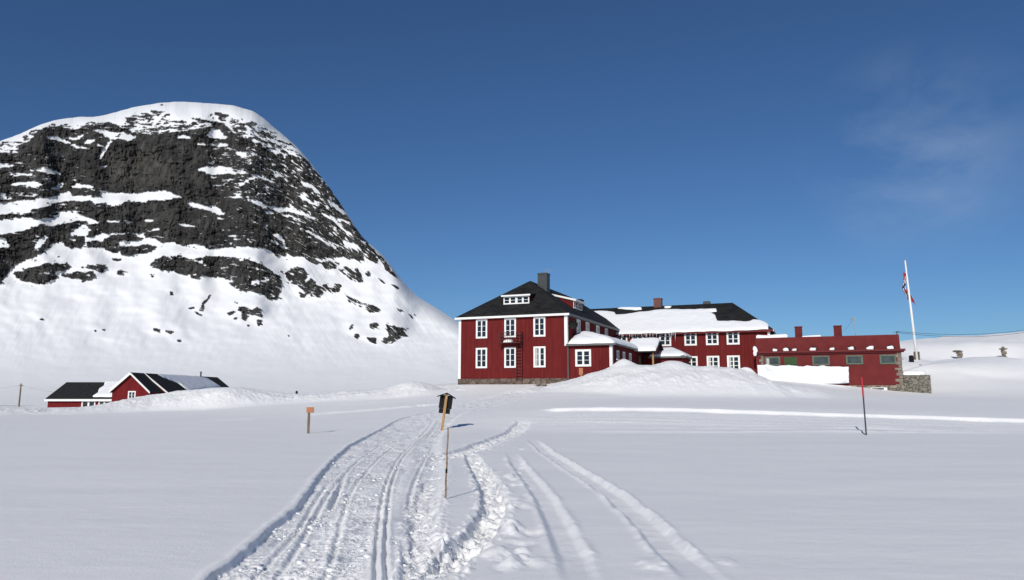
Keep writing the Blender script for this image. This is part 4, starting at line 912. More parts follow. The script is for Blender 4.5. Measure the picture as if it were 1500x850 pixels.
poly = [(max(p[0], lx0 + .5), max(p[1], yl + .2)) for p in poly]
poly = [(min(p[0], ow - .45), p[1]) for p in poly]
poly += [(ow - .5, yl + .15), (-4, yl - .05), (-8, yl), (-12, yl - .05), (wl + 1, yl), (wl - 1.5, yl)]
blanket('roof_snow', poly, wmap, .23, wing, .15, .55, .7, seed=31, wob=.22, lump=.3)
poly = [wroof(*p) for p in [(372, 101), (430, 99), (545, 97), (545, 109), (500, 113), (440, 106)]]
blanket('ridge_snow', poly, wmap, .25, wing, .15, .4, .4, seed=35)
poly = [wroof(*p) for p in [(695, 90), (745, 88), (735, 98), (700, 99)]]
blanket('ridge_snow', poly, wmap, .2, wing, .12, .4, .4, seed=36, wob=.05)
chimney(wing, FW, 820 + 624 / 4.545, 820 + 675 / 4.545, 437.3, WDp / 2 - .4, zrw - 1, .8, BRICK, .05)
chimney(wing, FW, 820 + 952 / 4.545, 820 + 1000 / 4.545, 442.0, WDp / 2 + .1, zrw - .6, .6, DARKMETAL, .0)
cz = [820 + x / 4.545 for x in (701, 870, 1014, 1153)]
zt1 = FW.hit(cz[2], 430 + 240 / 4.545, 1, 0).z; zb1 = FW.hit(cz[2], 430 + 344 / 4.545, 1, 0).z
zt2 = FW.hit(cz[2], 430 + 416 / 4.545, 1, 0).z; hh = zt1 - zb1
for k, px in enumerate(cz + [820 + 519 / 4.545, 820 + 412 / 4.545]):
    x = FW.hit(px, 493, 1, 0).x; window(wing, front_map(0), x - .68, x + .68, zb1, zt1, cols=2, rows=3, case=.17, midw=.09, munt=.06)
for k, px in enumerate([820 + x / 4.545 for x in (877, 1021, 1157)]):
    x = FW.hit(px, 530, 1, 0).x; window(wing, front_map(0), x - .68, x + .68, zt2 - hh, zt2, cols=2, rows=3, case=.17, midw=.09, munt=.06, curtain=k > 0)
x = FW.hit(1001, 500, 1, 0).x
m = MB(); m.tube([(x, -.09, -1), (x, -.09, zw - .4)], .05, 8); m.build('downpipe', REDTRIM, wing)
xi0 = FW.hit(900, 490, 1, -ow).x; xi1 = FW.hit(990, 490, 1, -ow).x; ri = random.Random(4)
for k in range(34):
    x = xi0 + (xi1 - xi0) * (k / 33) + ri.uniform(-.1, .1); ln = ri.uniform(.25, 1.0) * (1.3 if ri.random() < .25 else .8)
    y_ = -ow - .10 + ri.uniform(-.05, .05); z_ = zw - .12
    m = MB(); m.tube([(x, y_, z_), (x + .01, y_, z_ - ln * .5), (x, y_, z_ - ln)], [.05, .032, .006], 6); m.build('icicle', ICE, wing, True)

# entrance lobby standing in front of the wing
l0 = P(1000, 522, 76.5); FL = Frame((l0.x, l0.y, 2.6), ANG); zl = l0.z - 2.6; ll = FL.hit(953, 525, 1, 0).x
lob = thing('entrance_lobby', 'low red lobby with rounded snow roof between the porch and the long wing', 'lobby', FL.O, FL.rz)
m = MB(); m.box(ll, 0, 0, 4.2, -1.5, zl); m.build('wall', RED, lob)
el_ = [(ll - .2, -.35, zl), (.35, -.35, zl), (.35, 4.2, zl), (ll - .2, 4.2, zl)]; top = zl + .75
m = MB(); m.add(el_ + [(ll + .2, 2.0, top), (-1.4, 2.0, top)] + [(p[0], p[1], p[2] - .12) for p in el_], [(0, 1, 5, 4), (1, 2, 5), (2, 3, 4, 5), (3, 0, 4), (1, 0, 6, 7), (2, 1, 7, 8), (0, 3, 9, 6), (3, 2, 8, 9), (6, 9, 8, 7)]); m.build('roof', FELT, lob)
m = MB(); m.box(ll - .2, .37, -.39, -.353, zl - .17, zl - .01); m.box(.353, .39, -.35, 4.2, zl - .17, zl - .01); m.build('gutter', GREYTRIM, lob)
def zlob(x, y): return zl + min(.75, .75 * (y + .35) / 2.35, .75 * (.35 - x) / 1.75)
blanket('roof_snow', [(ll - .1, -.33), (-.2, -.33), (.33, .2), (.33, 4), (ll - .1, 4)], lambda s, t_, h: (s, t_, zlob(s, min(t_, 2.0)) + h), .32, lob, .13, .25, 1.0, seed=41, wob=.06)
window(lob, front_map(0), -1.3, -.35, zl - 1.6, zl - .55, cols=2, rows=2, case=.1)

# ================================================================== LOW ANNEX
a0 = P(1321.5, 540, 73.6); FA = Frame((a0.x, a0.y, 1.9), ANG)
def z3(x, y): return 1090 + x / 5.172, 460 + y / 5.172
al = FA.hit(1108, 540, 1, 0).x; zc = FA.hit(*z3(1150, 265), 1, -.35).z; zp = FA.hit(*z3(1150, 157), 1, .1).z; AD = 7.5
zc = (zc + FA.hit(*z3(200, 288), 1, -.35).z) / 2; zp2 = FA.hit(*z3(250, 178), 1, .1).z; print('annex', al, zc, zp, zp2)
annex = thing('low_annex', 'low red flat-topped annex with tall parapet and grey-green windows', 'annex', FA.O, FA.rz)
m = MB(); m.box(al, 0, 0, AD, .55, zc); m.build('wall', RED2, annex)
zpm = (zp + zp2) / 2
m = MB(); m.hexa([(al, .06, zc + .001), (-.02, .06, zc + .001), (-.02, AD, zc + .001), (al, AD, zc + .001), (al, .16, zpm), (-.06, .16, zpm), (-.06, AD, zpm), (al, AD, zpm)]); m.build('parapet', RED2, annex)
m = MB(); m.box(al - .15, .38, -.38, .055, zc - .16, zc + .04); m.box(.003, .36, .06, AD, zc - .15, zc + .03); m.box(al - .12, .25, -.2, -.003, zc - .30, zc - .163); m.build('cornice', REDTRIM, annex)
m = MB(); m.box(al - .05, .06, -.07, AD, -1.6, .546); m.build('foundation', STONE, annex)
for k, x in enumerate((238, 320, 383, 525, 668, 812, 955, 1107)):
    c = FA.hit(*z3(x, 262), 1, .05).x; w = (.30 if k in (0, 2, 4) else .42); z0 = zc + .04
    m = MB(); n_ = 10
    arc_o = [(c + w * 1.12 * math.cos(math.pi * q / n_), z0 + w * 1.12 * math.sin(math.pi * q / n_)) for q in range(n_ + 1)]; arc_i = [(c + w * math.cos(math.pi * q / n_), z0 + w * math.sin(math.pi * q / n_)) for q in range(n_ + 1)]
    vs = []; fs = []
    for (ox, oz), (ix, iz) in zip(arc_o, arc_i): vs += [(ox, -.14, oz), (ix, -.14, iz), (ox, .12, oz), (ix, .12, iz)]
    for q in range(n_):
        a, b = 4 * q, 4 * q + 4; fs += [(a, a + 1, b + 1, b), (a, b, b + 2, a + 2), (a + 1, a + 3, b + 3, b + 1)]
    m.add(vs, fs); hood = m.build('roof_vent', REDTRIM, annex)
    m = MB(); m.add([(c, .02, z0)] + [(x_, .02, z_) for x_, z_ in arc_i], [(0, q + 1, q + 2) for q in range(n_)]); m.build('opening_shade', BLACK, hood)  # flat black half disc stands for the shade inside the arch
    m = MB(); m.rock((c - .05, -.10, z0 + .08), (w * .85, .14, w * .62), 50 + k, 14); m.build('vent_snow', SNOW_ROOF, hood, True)
def win3(x0, x1, y0, y1, **k):
    a = FA.hit(*z3(x0, y0), 1, 0); b = FA.hit(*z3(x1, y1), 1, 0); return window(annex, front_map(0), a.x, b.x, b.z, a.z, **k)
GLASS2 = mat_plain("dull_window_glass", (.045, .055, .055), .15, .5, 1.2, 0, .5)
for r in ((155, 275, 325, 391), (515, 650, 318, 388), (770, 902, 314, 382), (1025, 1155, 309, 380)): win3(*r, cols=1, rows=1, case=.13, framemat=GREENFR, glassmat=GLASS2, curtain=r[0] == 155)
a = FA.hit(*z3(303, 328), 1, 0); b = FA.hit(*z3(403, 393), 1, 0)
m = MB(); n_ = 6; w = (b.x - a.x) / n_
for k in range(n_): m.box(a.x + k * w + .01, a.x + (k + 1) * w - .01, -.05, 0, b.z, a.z)
m.box(a.x, b.x, -.07, -.051, a.z - .2, a.z - .1); m.box(a.x, b.x, -.07, -.051, b.z + .1, b.z + .2); m.build('shutter', GREEN, annex)
def quoins(x0, z_0, z_1, seed, wide):
    r = random.Random(seed); z = z_0; k = 0; m = MB()
    while z < z_1:
        h = r.uniform(.22, .36); w = wide * (1.0 if k % 2 else .55) * r.uniform(.85, 1.1); h = min(h, z_1 - z)
        m.box(x0 - w, x0 + .03, -.035 - r.uniform(0, .02), .25, z + .015, z + h - .015); z += h; k += 1
    return m.build('quoins', STONE_LOOSE, annex)
quoins(0.0, .0, zc - .31, 5, .62)
xq = FA.hit(*z3(145, 340), 1, 0).x; quoins(xq, 1.5, zc - .31, 6, .45)
for px0, px1, pt in ((382, 438, 95), (678, 738, 88)):
    a = FA.hit(*z3(px0, pt), 1, 2.2); b = FA.hit(*z3(px1, pt), 1, 2.2)
    m = MB(); m.box(a.x, b.x, 2.2, 3.0, zpm - .3, a.z - .1); m.box(a.x - .03, b.x + .03, 2.17, 3.03, a.z - .1, a.z); m.build('chimney', RED2, annex)
xe = FA.hit(*z3(330, 170), 1, .3).x
blanket('parapet_snow', [(al + .1, .2), (xe - .6, .22), (xe, .5), (xe, 2), (al + .1, 2.5)], lambda s, t_, h: (s, t_, zpm + h), .36, annex, .12, .6, .4, seed=51, wob=.08, lump=.6)
xs_ = FA.hit(*z3(580, 170), 1, .3).x; xs0 = FA.hit(*z3(440, 170), 1, .3).x
blanket('parapet_snow', [(xs0, .25), (xs_, .25), (xs_, 1.2), (xs0, 1.2)], lambda s, t_, h: (s, t_, zpm + h), .16, annex, .1, .5, .4, seed=53, wob=.05, lump=.6)
m = MB(); cc = FA.hit(*z3(78, 275), 1, -.2); m.rock((al + .0, -.15, zc + .12), (.30, .3, .52), 71, 14); m.build('cornice_snow', SNOW_ROOF, annex, True)
m = MB(); a = FA.hit(*z3(960, 558), 1, -.08); b = FA.hit(*z3(1085, 577), 1, -.08); m.box(a.x, b.x, -.11, -.073, b.z, a.z); fr_ = m.build('basement_window', WHITE, annex)
m = MB(); m.box(a.x + .08, b.x - .3, -.125, -.112, b.z + .06, a.z - .06); m.build('pane', BLACK, fr_)
# power line bracket
b0 = FA.hit(1313.5, 487, 1, 1.0); m = MB(); m.tube([(b0.x, 1.0, zpm - .05), (b0.x, 1.0, b0.z + .1)], .04, 6); m.box(b0.x - .3, b0.x + .2, .97, 1.03, b0.z, b0.z + .05); m.build('line_bracket', DARKMETAL, annex)
bracket = FA.world((b0.x, 1.0, b0.z + .1))

# wall-like slab of cut snow in front of the annex
t0 = FA.hit(*z3(100, 386), 1, -.9); t1 = FA.hit(*z3(790, 400), 1, -.9)
sb0 = FA.hit(*z3(100, 482), 1, -.9); sb1 = FA.hit(*z3(805, 522), 1, -.9)
nx_, nz_ = 90, 16; vs = []; fs = []
for side_y in (0, 1):
    for a in range(nx_ + 1):
        s = a / nx_; x = t0.x + (t1.x - t0.x) * s
        for b in range(nz_ + 1):
            q = b / nz_; top_ = t0.z + (t1.z - t0.z) * s + .22 * float(fbm(np.array([x * .9]), np.array([0.]), 63, 3)[0]); bot = sb0.z + (sb1.z - sb0.z) * s - .35 * (1 - s ** 4)
            rnd = .30 * (1 - math.sqrt(max(0, 1 - max(0, (q - .75) / .25) ** 2)))
            w = .34 * float(fbm(np.array([x * .9]), np.array([q * 1.9]), 66, 4)[0])
            y_ = (-.40 - .75 * q - w + rnd) if side_y == 0 else -.03
            xx = x + (q - .5) * .0 + (.12 * float(fbm(np.array([q * 3.]), np.array([1.]), 67, 3)[0]) + .1 * q * 0) * (s > .97)
            vs.append((xx, y_, bot + (top_ - bot) * q))
N1 = (nx_ + 1) * (nz_ + 1)
def sid(k, a, b): return k * N1 + a * (nz_ + 1) + b
for a in range(nx_):
    for b in range(nz_): fs += [(sid(0, a, b), sid(0, a + 1, b), sid(0, a + 1, b + 1), sid(0, a, b + 1)), (sid(1, a + 1, b), sid(1, a, b), sid(1, a, b + 1), sid(1, a + 1, b + 1))]
    fs += [(sid(0, a, nz_), sid(0, a + 1, nz_), sid(1, a + 1, nz_), sid(1, a, nz_)), (sid(1, a, 0), sid(1, a + 1, 0), sid(0, a + 1, 0), sid(0, a, 0))]
for b in range(nz_): fs += [(sid(0, nx_, b), sid(1, nx_, b), sid(1, nx_, b + 1), sid(0, nx_, b + 1)), (sid(1, 0, b), sid(0, 0, b), sid(0, 0, b + 1), sid(1, 0, b + 1))]
m = MB(); m.add([tuple(FA.world(v)) for v in vs], fs); slab = m.build('snow_drift', SNOW_ROOF, None, True)
tag(slab, 'thick slab of snow with a cut end lying against the red annex wall', 'snow drift')

# stone retaining wall at the annex corner
sw0 = FA.hit(1327, 560, 1, .3); swx = FA.hit(1363.5, 560, 1, .3).x; swz = FA.hit(1345, 549.5, 1, .3).z
sw = thing('stone_wall', 'rough grey stone wall with snow on top beside the red annex', 'wall', FA.world((.1, .3, 0)), FA.rz)
L_ = swx - .1; H_ = swz
m = MB(); nx_ = 36; nz_ = 18; vs = []; fs = []
for a in range(nx_ + 1):
    for b in range(nz_ + 1):
        x = L_ * a / nx_; z = -1.5 + (H_ + 1.5) * b / nz_
        vs.append((x, .12 * float(fbm(np.array([x * 2.2]), np.array([z * 2.8]), 72, 3)[0]), z))
for a in range(nx_):
    for b in range(nz_): k = a * (nz_ + 1) + b; fs.append((k, k + nz_ + 1, k + nz_ + 2, k + 1))
k0 = len(vs); vs += [(0, 3.5, -1.5), (L_, 3.5, -1.5), (L_, 3.5, H_), (0, 3.5, H_)]
top_row = [a * (nz_ + 1) + nz_ for a in range(nx_ + 1)]; rt = [nx_ * (nz_ + 1) + b for b in range(nz_ + 1)]; lf = list(range(nz_ + 1))
fs += [tuple(top_row + [k0 + 2, k0 + 3]), tuple([k0 + 1] + [k0 + 2] + rt[::-1]), tuple([k0, *lf, k0 + 3][::-1])]
m.add(vs, fs); m.build('masonry', mat_stone("grey_rubble_stone", 2.4, (.17, .155, .125), (.27, .25, .20)), sw)
blanket('wall_snow', [(.0, .12), (L_ - .9, .12), (L_ - .35, .5), (L_ - .2, 1.4), (L_ - .2, 3.3), (.0, 3.3)], lambda s, t_, h: (s, t_, H_ + h), .42, sw, .12, .5, .5, seed=61, wob=.06)

# ================================================================== COTTAGE
yc = 105.0; gx = P(193, 545, yc).x; cot = thing('snowbound_cottage', 'low red cottage half buried in snow with dark gabled roofs', 'cottage', (gx, yc, 0), 0)
FC = Frame((gx, yc, 0), 0)
hw = 2.55; zr_c = FC.hit(193, 546, 1, 0).z; ze_c = FC.hit(219, 572.5, 1, -.3).z; s_ = (zr_c - ze_c) / (hw + .2)
zc_e = zr_c - s_ * hw; FD = P(212, 549, 108.7).y - yc; mhw = 3.6; LM = 27.0
def gable_roof(parent, xh, y0, y1, zr_, sl_, mat_, name='roof', th=.14, left=True):
    m = MB()
    m.slab([(0, y0, zr_), (0, y1, zr_), (xh, y1, zr_ - sl_ * xh), (xh, y0, zr_ - sl_ * xh)][::-1], th)
    if left: m.slab([(0, y0, zr_), (0, y1, zr_), (-xh, y1, zr_ - sl_ * xh), (-xh, y0, zr_ - sl_ * xh)], th)
    return m.build(name, mat_, parent)
m = MB(); m.add([(-hw, 0, -1.5), (hw, 0, -1.5), (hw, 0, zc_e - .12), (0, 0, zr_c - .15), (-hw, 0, zc_e - .12), (-hw, FD + .1, -1.5), (hw, FD + .1, -1.5), (hw, FD + .1, zc_e - .12), (0, FD + .1, zr_c - .15), (-hw, FD + .1, zc_e - .12)], [(0, 1, 2, 3, 4), (9, 8, 7, 6, 5), (1, 6, 7, 2), (5, 0, 4, 9), (2, 7, 8, 3), (4, 3, 8, 9)])
REDC = mat_boards("cottage_red_boards", (.170, .017, .019), .14); m.build('wall', REDC, cot)
s2 = (zr_c - FC.hit(247, 576.5, 1, FD).z) / (FC.hit(247, 576.5, 1, FD).x); mxh = FC.hit(247, 576.5, 1, FD).x; print('cottage', hw, zr_c, ze_c, s_, s2, mxh, FD)
gable_roof(cot, hw + .35, -.35, FD - .05, zr_c, s_, FELT)
gable_roof(cot, mxh, FD, FD + LM, zr_c + .03, s2, FELT)
m = MB(); q = mxh - .35; zq = zr_c - s2 * q
m.add([(-q, FD + .3, -1.5), (q, FD + .3, -1.5), (q, FD + .3, zq - .15), (0, FD + .3, zr_c - .15), (-q, FD + .3, zq - .15), (-q, FD + LM - .3, -1.5), (q, FD + LM - .3, -1.5), (q, FD + LM - .3, zq - .15), (0, FD + LM - .3, zr_c - .15), (-q, FD + LM - .3, zq - .15)], [(0, 1, 2, 3, 4), (9, 8, 7, 6, 5), (1, 6, 7, 2), (5, 0, 4, 9), (2, 7, 8, 3), (4, 3, 8, 9)]); m.build('wall', REDC, cot)
def verge(xh, y, zr_, sl_, hgt=.24, up=.03, name='bargeboard', mt_=None):
    m = MB()
    for sg in (1, -1):
        c = [(0, y - .05, zr_ - hgt + up), (0, y - .003, zr_ - hgt + up), (sg * xh, y - .003, zr_ - sl_ * xh - hgt + up), (sg * xh, y - .05, zr_ - sl_ * xh - hgt + up), (0, y - .05, zr_ + up), (0, y - .003, zr_ + up), (sg * xh, y - .003, zr_ - sl_ * xh + up), (sg * xh, y - .05, zr_ - sl_ * xh + up)]
        m.add(c, [(0, 3, 2, 1), (4, 5, 6, 7), (0, 1, 5, 4), (1, 2, 6, 5), (2, 3, 7, 6), (3, 0, 4, 7)])
    return m.build(name, mt_ or WHITE, cot)
verge(hw + .37, -.35, zr_c, s_, .3); verge(mxh + .02, FD, zr_c + .03, s2, .26, .06)
a = FC.hit(188, 573, 1, 0); b = FC.hit(198, 589, 1, 0); window(cot, front_map(0), a.x, b.x, b.z, a.z, cols=2, rows=3, case=.14)
def z5(x, y): return x / 4.167, 520 + y / 4.167
def crp(x, y, xh=mxh):  # right slope of the main roof
    o, d = FC.lray(*z5(x, y)); n = Vector((s2, 0, 1)); q = FC.plane(*z5(x, y), (0, 0, zr_c + .03), n); return (q.x, q.y)
poly = [crp(*p) for p in [(962, 120), (1000, 140), (1050, 158), (1090, 175), (1130, 205), (1160, 222), (1345, 195), (1260, 143), (1210, 132), (1100, 124)]]
poly = [(min(max(p[0], .1), mxh + .1), min(max(p[1], FD), FD + LM - .5)) for p in poly]
blanket('roof_snow', poly, lambda s, t_, h: (s, t_, zr_c + .03 - s2 * s + h), .22, cot, .2, .5, .6, seed=81, wob=.2)
sp_p = FC.hit(*z5(1226, 120), 0, .3)
m = MB(); zp_ = FC.hit(*z5(1226, 106), 0, .3).z; m.tube([(.3, sp_p.y, zr_c - .4), (.3, sp_p.y, zp_)], .13, 8); m.tube([(.3, sp_p.y, zp_), (.3, sp_p.y, zp_ + .1)], .2, 8); m.build('stove_pipe', DARKMETAL, cot)
# left wing of the cottage
lw0 = FC.hit(70, 590, 1, 2.0).x; lwx = -1.8; wy0 = 2.0; wh = 4.6; zwe = FC.hit(90, 585, 1, wy0 - .35).z; zwr = FC.hit(110, 560, 1, wy0 + wh).z; sw_ = (zwr - zwe) / (wh + .35)
m = MB(); zz = zwe + sw_ * .35 - .12
m.add([(lw0, wy0, -1.5), (lw0, wy0 + 2 * wh, -1.5), (lw0, wy0 + 2 * wh, zz), (lw0, wy0 + wh, zwr - .15), (lw0, wy0, zz), (lwx, wy0, -1.5), (lwx, wy0 + 2 * wh, -1.5), (lwx, wy0 + 2 * wh, zz), (lwx, wy0 + wh, zwr - .15), (lwx, wy0, zz)], [(4, 3, 2, 1, 0), (5, 6, 7, 8, 9), (0, 5, 9, 4), (6, 1, 2, 7), (9, 8, 3, 4), (8, 7, 2, 3)]); m.build('wall', REDC, cot)
xl = FC.hit(65.5, 584, 1, wy0 - .35).x
m = MB(); m.slab([(xl, wy0 - .35, zwe), (lwx, wy0 - .35, zwe), (lwx, wy0 + wh, zwr), (xl, wy0 + wh, zwr)], .14); m.slab([(xl, wy0 + wh, zwr), (lwx, wy0 + wh, zwr), (lwx, wy0 + 2 * wh + .35, zwe), (xl, wy0 + 2 * wh + .35, zwe)], .14); m.build('roof', FELT, cot)
m = MB(); m.box(xl - .03, lwx - .6, wy0 - .40, wy0 - .353, zwe - .28, zwe + .02); m.hexa([(xl - .05, wy0 - .36, zwe - .25), (xl - .003, wy0 - .36, zwe - .25), (xl - .003, wy0 + wh, zwr - .25), (xl - .05, wy0 + wh, zwr - .25), (xl - .05, wy0 - .36, zwe + .03), (xl - .003, wy0 - .36, zwe + .03), (xl - .003, wy0 + wh, zwr + .03), (xl - .05, wy0 + wh, zwr + .03)]); m.build('bargeboard', WHITE, cot)
for x0, x1 in ((500, 581), (603, 672)):
    a = FC.hit(*z5(x0, 278), 1, wy0); b = FC.hit(*z5(x1, 318), 1, wy0); window(cot, front_map(wy0), a.x, b.x, a.z - 1.15, a.z, cols=2, rows=1, case=.16, midw=.22)
def cwl(x, y): q = FC.plane(*z5(x, y), (0, wy0 - .35, zwe), Vector((0, -sw_, 1))); return (q.x, q.y)
poly = [cwl(*p) for p in [(648, 163), (630, 195), (605, 212), (600, 235), (568, 256), (640, 258), (690, 258)]]; poly = [(min(p[0], lwx - .1), max(wy0 - .42, min(p[1], wy0 + wh))) for p in poly] + [(lwx - .1, wy0 + wh)]
blanket('roof_snow', poly, lambda s, t_, h: (s, t_, zwe + sw_ * (t_ - wy0 + .35) + h), .3, cot, .15, .5, .5, seed=83, wob=.15)
blanket('roof_snow', [(-hw - .3, -.3), (-.15, -.3), (-.15, FD), (-hw - .3, FD)], lambda s, t_, h: (s, t_, zr_c + s_ * s + h), .30, cot, .15, .6, .4, seed=84, wob=.05)

# ================================================================== POSTS, SIGNS
# information board seen from behind
ib = G(647.2, 631.0); ib.z = gz(ib.x, ib.y); ht = P(655, 575, ib.y).z - ib.z
sc_ = ib.y / F
board = thing('information_board', 'black information board seen from behind under a small pitched roof on a leaning timber post', 'notice board', ib)
board.rotation_euler = (0, rad(7.2), 0)
m = MB(); m.box(-.055, .055, -.055, .055, -.6, ht - .02); m.build('post', WOOD, board)
m = MB(); u = ht / 56.0
m.box(-9.6 * u, 9.6 * u, .058, .11, ht - 23.5 * u, ht - 4 * u); m.box(-8.6 * u, 8.0 * u, .062, .10, ht - 31 * u, ht - 23.5 * u - .003); m.build('panel', BLACK, board)
m = MB()
for sg in (-1, 1):
    c = [(0, -.16, ht), (0, .34, ht), (sg * 13.5 * u, .34, ht - 6.5 * u), (sg * 13.5 * u, -.16, ht - 6.5 * u)]
    m.slab(c if sg < 0 else c[::-1], .035)
m.build('roof', BLACK, board)
# orange plank sign
sg = G(451.5, 635); sg.z = gz(sg.x, sg.y); hs = P(451, 596.5, sg.y).z - sg.z; su = sg.y / F
sign = thing('wooden_sign', 'grey post with a small orange plank on top in the left snowfield', 'sign', sg)
m = MB(); m.box(-.045, .045, -.03, .03, -.4, hs - .01); m.build('post', WOODGREY, sign)
m = MB(); m.box(-3.2 * su, 7.4 * su, -.065, -.033, hs - 8.0 * su, hs); m.build('plank', ORANGE, sign)
# bamboo cane
bp = G(652.3, 733); bp.z = gz(bp.x, bp.y); tp = P(656.5, 626, bp.y)
cane = thing('bamboo_cane', 'thin brown bamboo cane standing upright in the snow beside the trail', 'cane', bp)
top_ = tp - bp; pts = [Vector((0, 0, -.3))] ; rs = [.014]
for k in range(9):
    f_ = k / 8; pts.append(top_ * f_ + Vector((.004 * math.sin(k * 2.1), 0, 0))); rs.append(.014 - .004 * f_)
m = MB(); m.tube(pts, rs, 8); m.build('stem', BAMBOO, cane, True)
for k in range(1, 8):
    p = top_ * (k / 8); m = MB(); m.tube([p - Vector((0, 0, .008)), p + Vector((0, 0, .008))], .0165 - .004 * k / 8, 8); m.build('node', WOODGREY, cane)
p = top_ * .36; m = MB(); m.tube([p, top_ * .42], .0165, 8); m.build('tape', BLACK, cane)
# red marker pole
rp = G(1269, 637.5); rp.z = gz(rp.x, rp.y); tp = P(1262.3, 553, rp.y) - rp
pole = thing('marker_pole', 'tall thin snow pole, red above and dark grey below, in the right snowfield', 'pole', rp)
m = MB(); m.tube([tp * -.1, tp * .66], .03, 8); m.build('lower_tube', DARKMETAL, pole); m = MB(); m.tube([tp * .66, tp], .034, 8); m.build('upper_tube', REDPLASTIC, pole)
m = MB(); m.tube([(0, 0, .0), (-.17, .02, .12)], .015, 6); m.build('peg', DARKMETAL, pole)
# flagpole and flag
fp = P(1343.5, 529, 88.0); tpp = P(1326, 384, 88.0)
fpo = thing('flagpole', 'tall white flagpole with limp flag behind the red annex', 'flagpole', fp)
tv = tpp - fp; m = MB(); m.tube([tv * -.05, tv * .5, tv], [.16, .13, .08], 10); m.build('pole', WHITE, fpo, True)
m = MB(); m.rock(tv + Vector((0, 0, .08)), (.12, .12, .12), 4); m.build('finial', WHITE, fpo, True)
for sx in (-.24, .24):
    m = MB(); m.box(sx - .08, sx + .08, -.1, .1, -.8, 1.1); m.build('support', WOODGREY, fpo)
m = MB(); pts = []; 
fz1 = P(1328, 398, 88).z; dirv = tv.normalized()
def pole_at(z): return fp + tv * ((z - fp.z) / tv.z)
nu, nv = 40, 28; vs = []; fs = []; mi = []
hoist = 2.5
for a in range(nu + 1):
    u_ = a / nu
    for b in range(nv + 1):
        v_ = b / nv; z = fz1 - hoist * v_ - 1.7 * u_ ** 1.3; q = pole_at(z)
        sf = (fz1 - z) / 4.2
        x = q.x + .26 * (u_ - .5) + .16 * math.sin(u_ * 9) - .40 * math.exp(-((sf - .46) / .2) ** 2) * (1.15 - v_ * .5) + .42 * max(0., min(1., (sf - .55) / .4)) * (.5 + .5 * u_); y = q.y + .30 + .22 * math.cos(u_ * 8 + v_ * 2)
        vs.append((x, y, z))
for a in range(nu):
    for b in range(nv):
        fs.append((a * (nv + 1) + b, (a + 1) * (nv + 1) + b, (a + 1) * (nv + 1) + b + 1, a * (nv + 1) + b + 1))
        U = (a + .5) / nu * 22; Vv = (b + .5) / nv * 16
        du = abs(U - 8); dv_ = abs(Vv - 8); mi.append(2 if min(du, dv_) < 1 else (1 if min(du, dv_) < 2 else 0))
me = bpy.data.meshes.new('flag'); me.from_pydata(vs, [], fs); fl = link('flag', me, [FLAGRED, FLAGWHITE, FLAGBLUE]); me.polygons.foreach_set('material_index', mi); me.polygons.foreach_set('use_smooth', [True] * len(fs))
sm = fl.modifiers.new('thick', 'SOLIDIFY'); sm.thickness = .012
tag(fl, 'limp red flag with a white-edged blue cross hanging on the white pole', 'flag')
# small posts
def post(px, pytop, pybot, d, w, label, mt_=WOODGREY, group=None, name='wooden_post', cat='post'):
    p = P(px, pybot, d); h = P(px, pytop, d).z - p.z
    m = MB(); m.hexa([(-w, -w, -1.0), (w, -w, -1.0), (w, w, -1.0), (-w, w, -1.0), (-w * .8, -w * .8, h - .05), (w * .8, -w * .8, h - .05), (w * .8, w * .8, h - .05), (-w * .8, w * .8, h - .05)])
    m.add([(-w * .8, -w * .8, h - .05), (w * .8, -w * .8, h - .05), (w * .8, w * .8, h - .05), (-w * .8, w * .8, h - .05), (0, 0, h)], [(0, 1, 4), (1, 2, 4), (2, 3, 4), (3, 0, 4)])
    o = m.build(name, mt_); o.location = p; return tag(o, label, cat, group)
post(1348.5, 534, 542, 84, .16, 'short dark post in the snow just above the stone wall', BLACK)
post(1335, 520.5, 526, 86, .22, 'dark stump poking from the snow left of the flagpole foot', BLACK, None, 'stump', 'stump')
post(434.5, 572.5, 578, 74, .11, 'small dark stump on the snow bank left of the tall snow heap', BLACK, None, 'stump', 'stump')
om = P(851, 555, 65.6); oz = P(851, 540, 65.6).z - om.z
mk = thing('marker_post', 'small orange marker board on a short stake against the red extension wall', 'marker', om)
m = MB(); m.box(-.06, .06, -.04, .04, -.8, oz); m.build('stake', WOOD, mk); m = MB(); m.box(-.17, .17, -.075, -.043, oz - .55, oz + .05); m.build('board', ORANGE, mk)
# utility pole on the far left and its wire
up = P(28, 592, 112); ut = P(31, 562, 112) - up
upo = thing('utility_pole', 'weathered wooden utility pole left of the snowbound cottage', 'utility pole', up)
m = MB(); m.tube([ut * -.4, ut], [.12, .09], 8); m.build('shaft', WOODGREY, upo); m = MB(); tz = ut.z; m.box(ut.x - .35, ut.x + .35, -.05, .05, tz - .35, tz - .25); m.build('crossarm', WOODGREY, upo)
def wire(pa_, pb_, sag, r, label, name='power_line'):
    pts = []; 
    for k in range(25):
        f_ = k / 24; q = Vector(pa_).lerp(Vector(pb_), f_); q.z -= sag * 4 * f_ * (1 - f_); pts.append(q)
    m = MB(); m.tube(pts, r, 5); return tag(m.build(name, BLACK, None, True), label, 'power line')
wire(up + ut - Vector((0, 0, .3)), FC.world((lw0 + 1, wy0 + 3, zwe + .9)), .25, .008, 'thin overhead wire between the utility pole and the cottage roof')
wire(up + ut - Vector((0, 0, .3)), P(-120, 572, 112), .4, .008, 'thin overhead wire leaving the utility pole to the left')
e1 = P(1560, 471, 100); e2 = P(1560, 474, 100)
wire(bracket, e1, .9, .018, 'upper dark overhead wire from the annex roof over the hill')
wire(bracket - Vector((0, 0, .12)), e2, 1.0, .018, 'lower dark overhead wire from the annex roof over the hill')
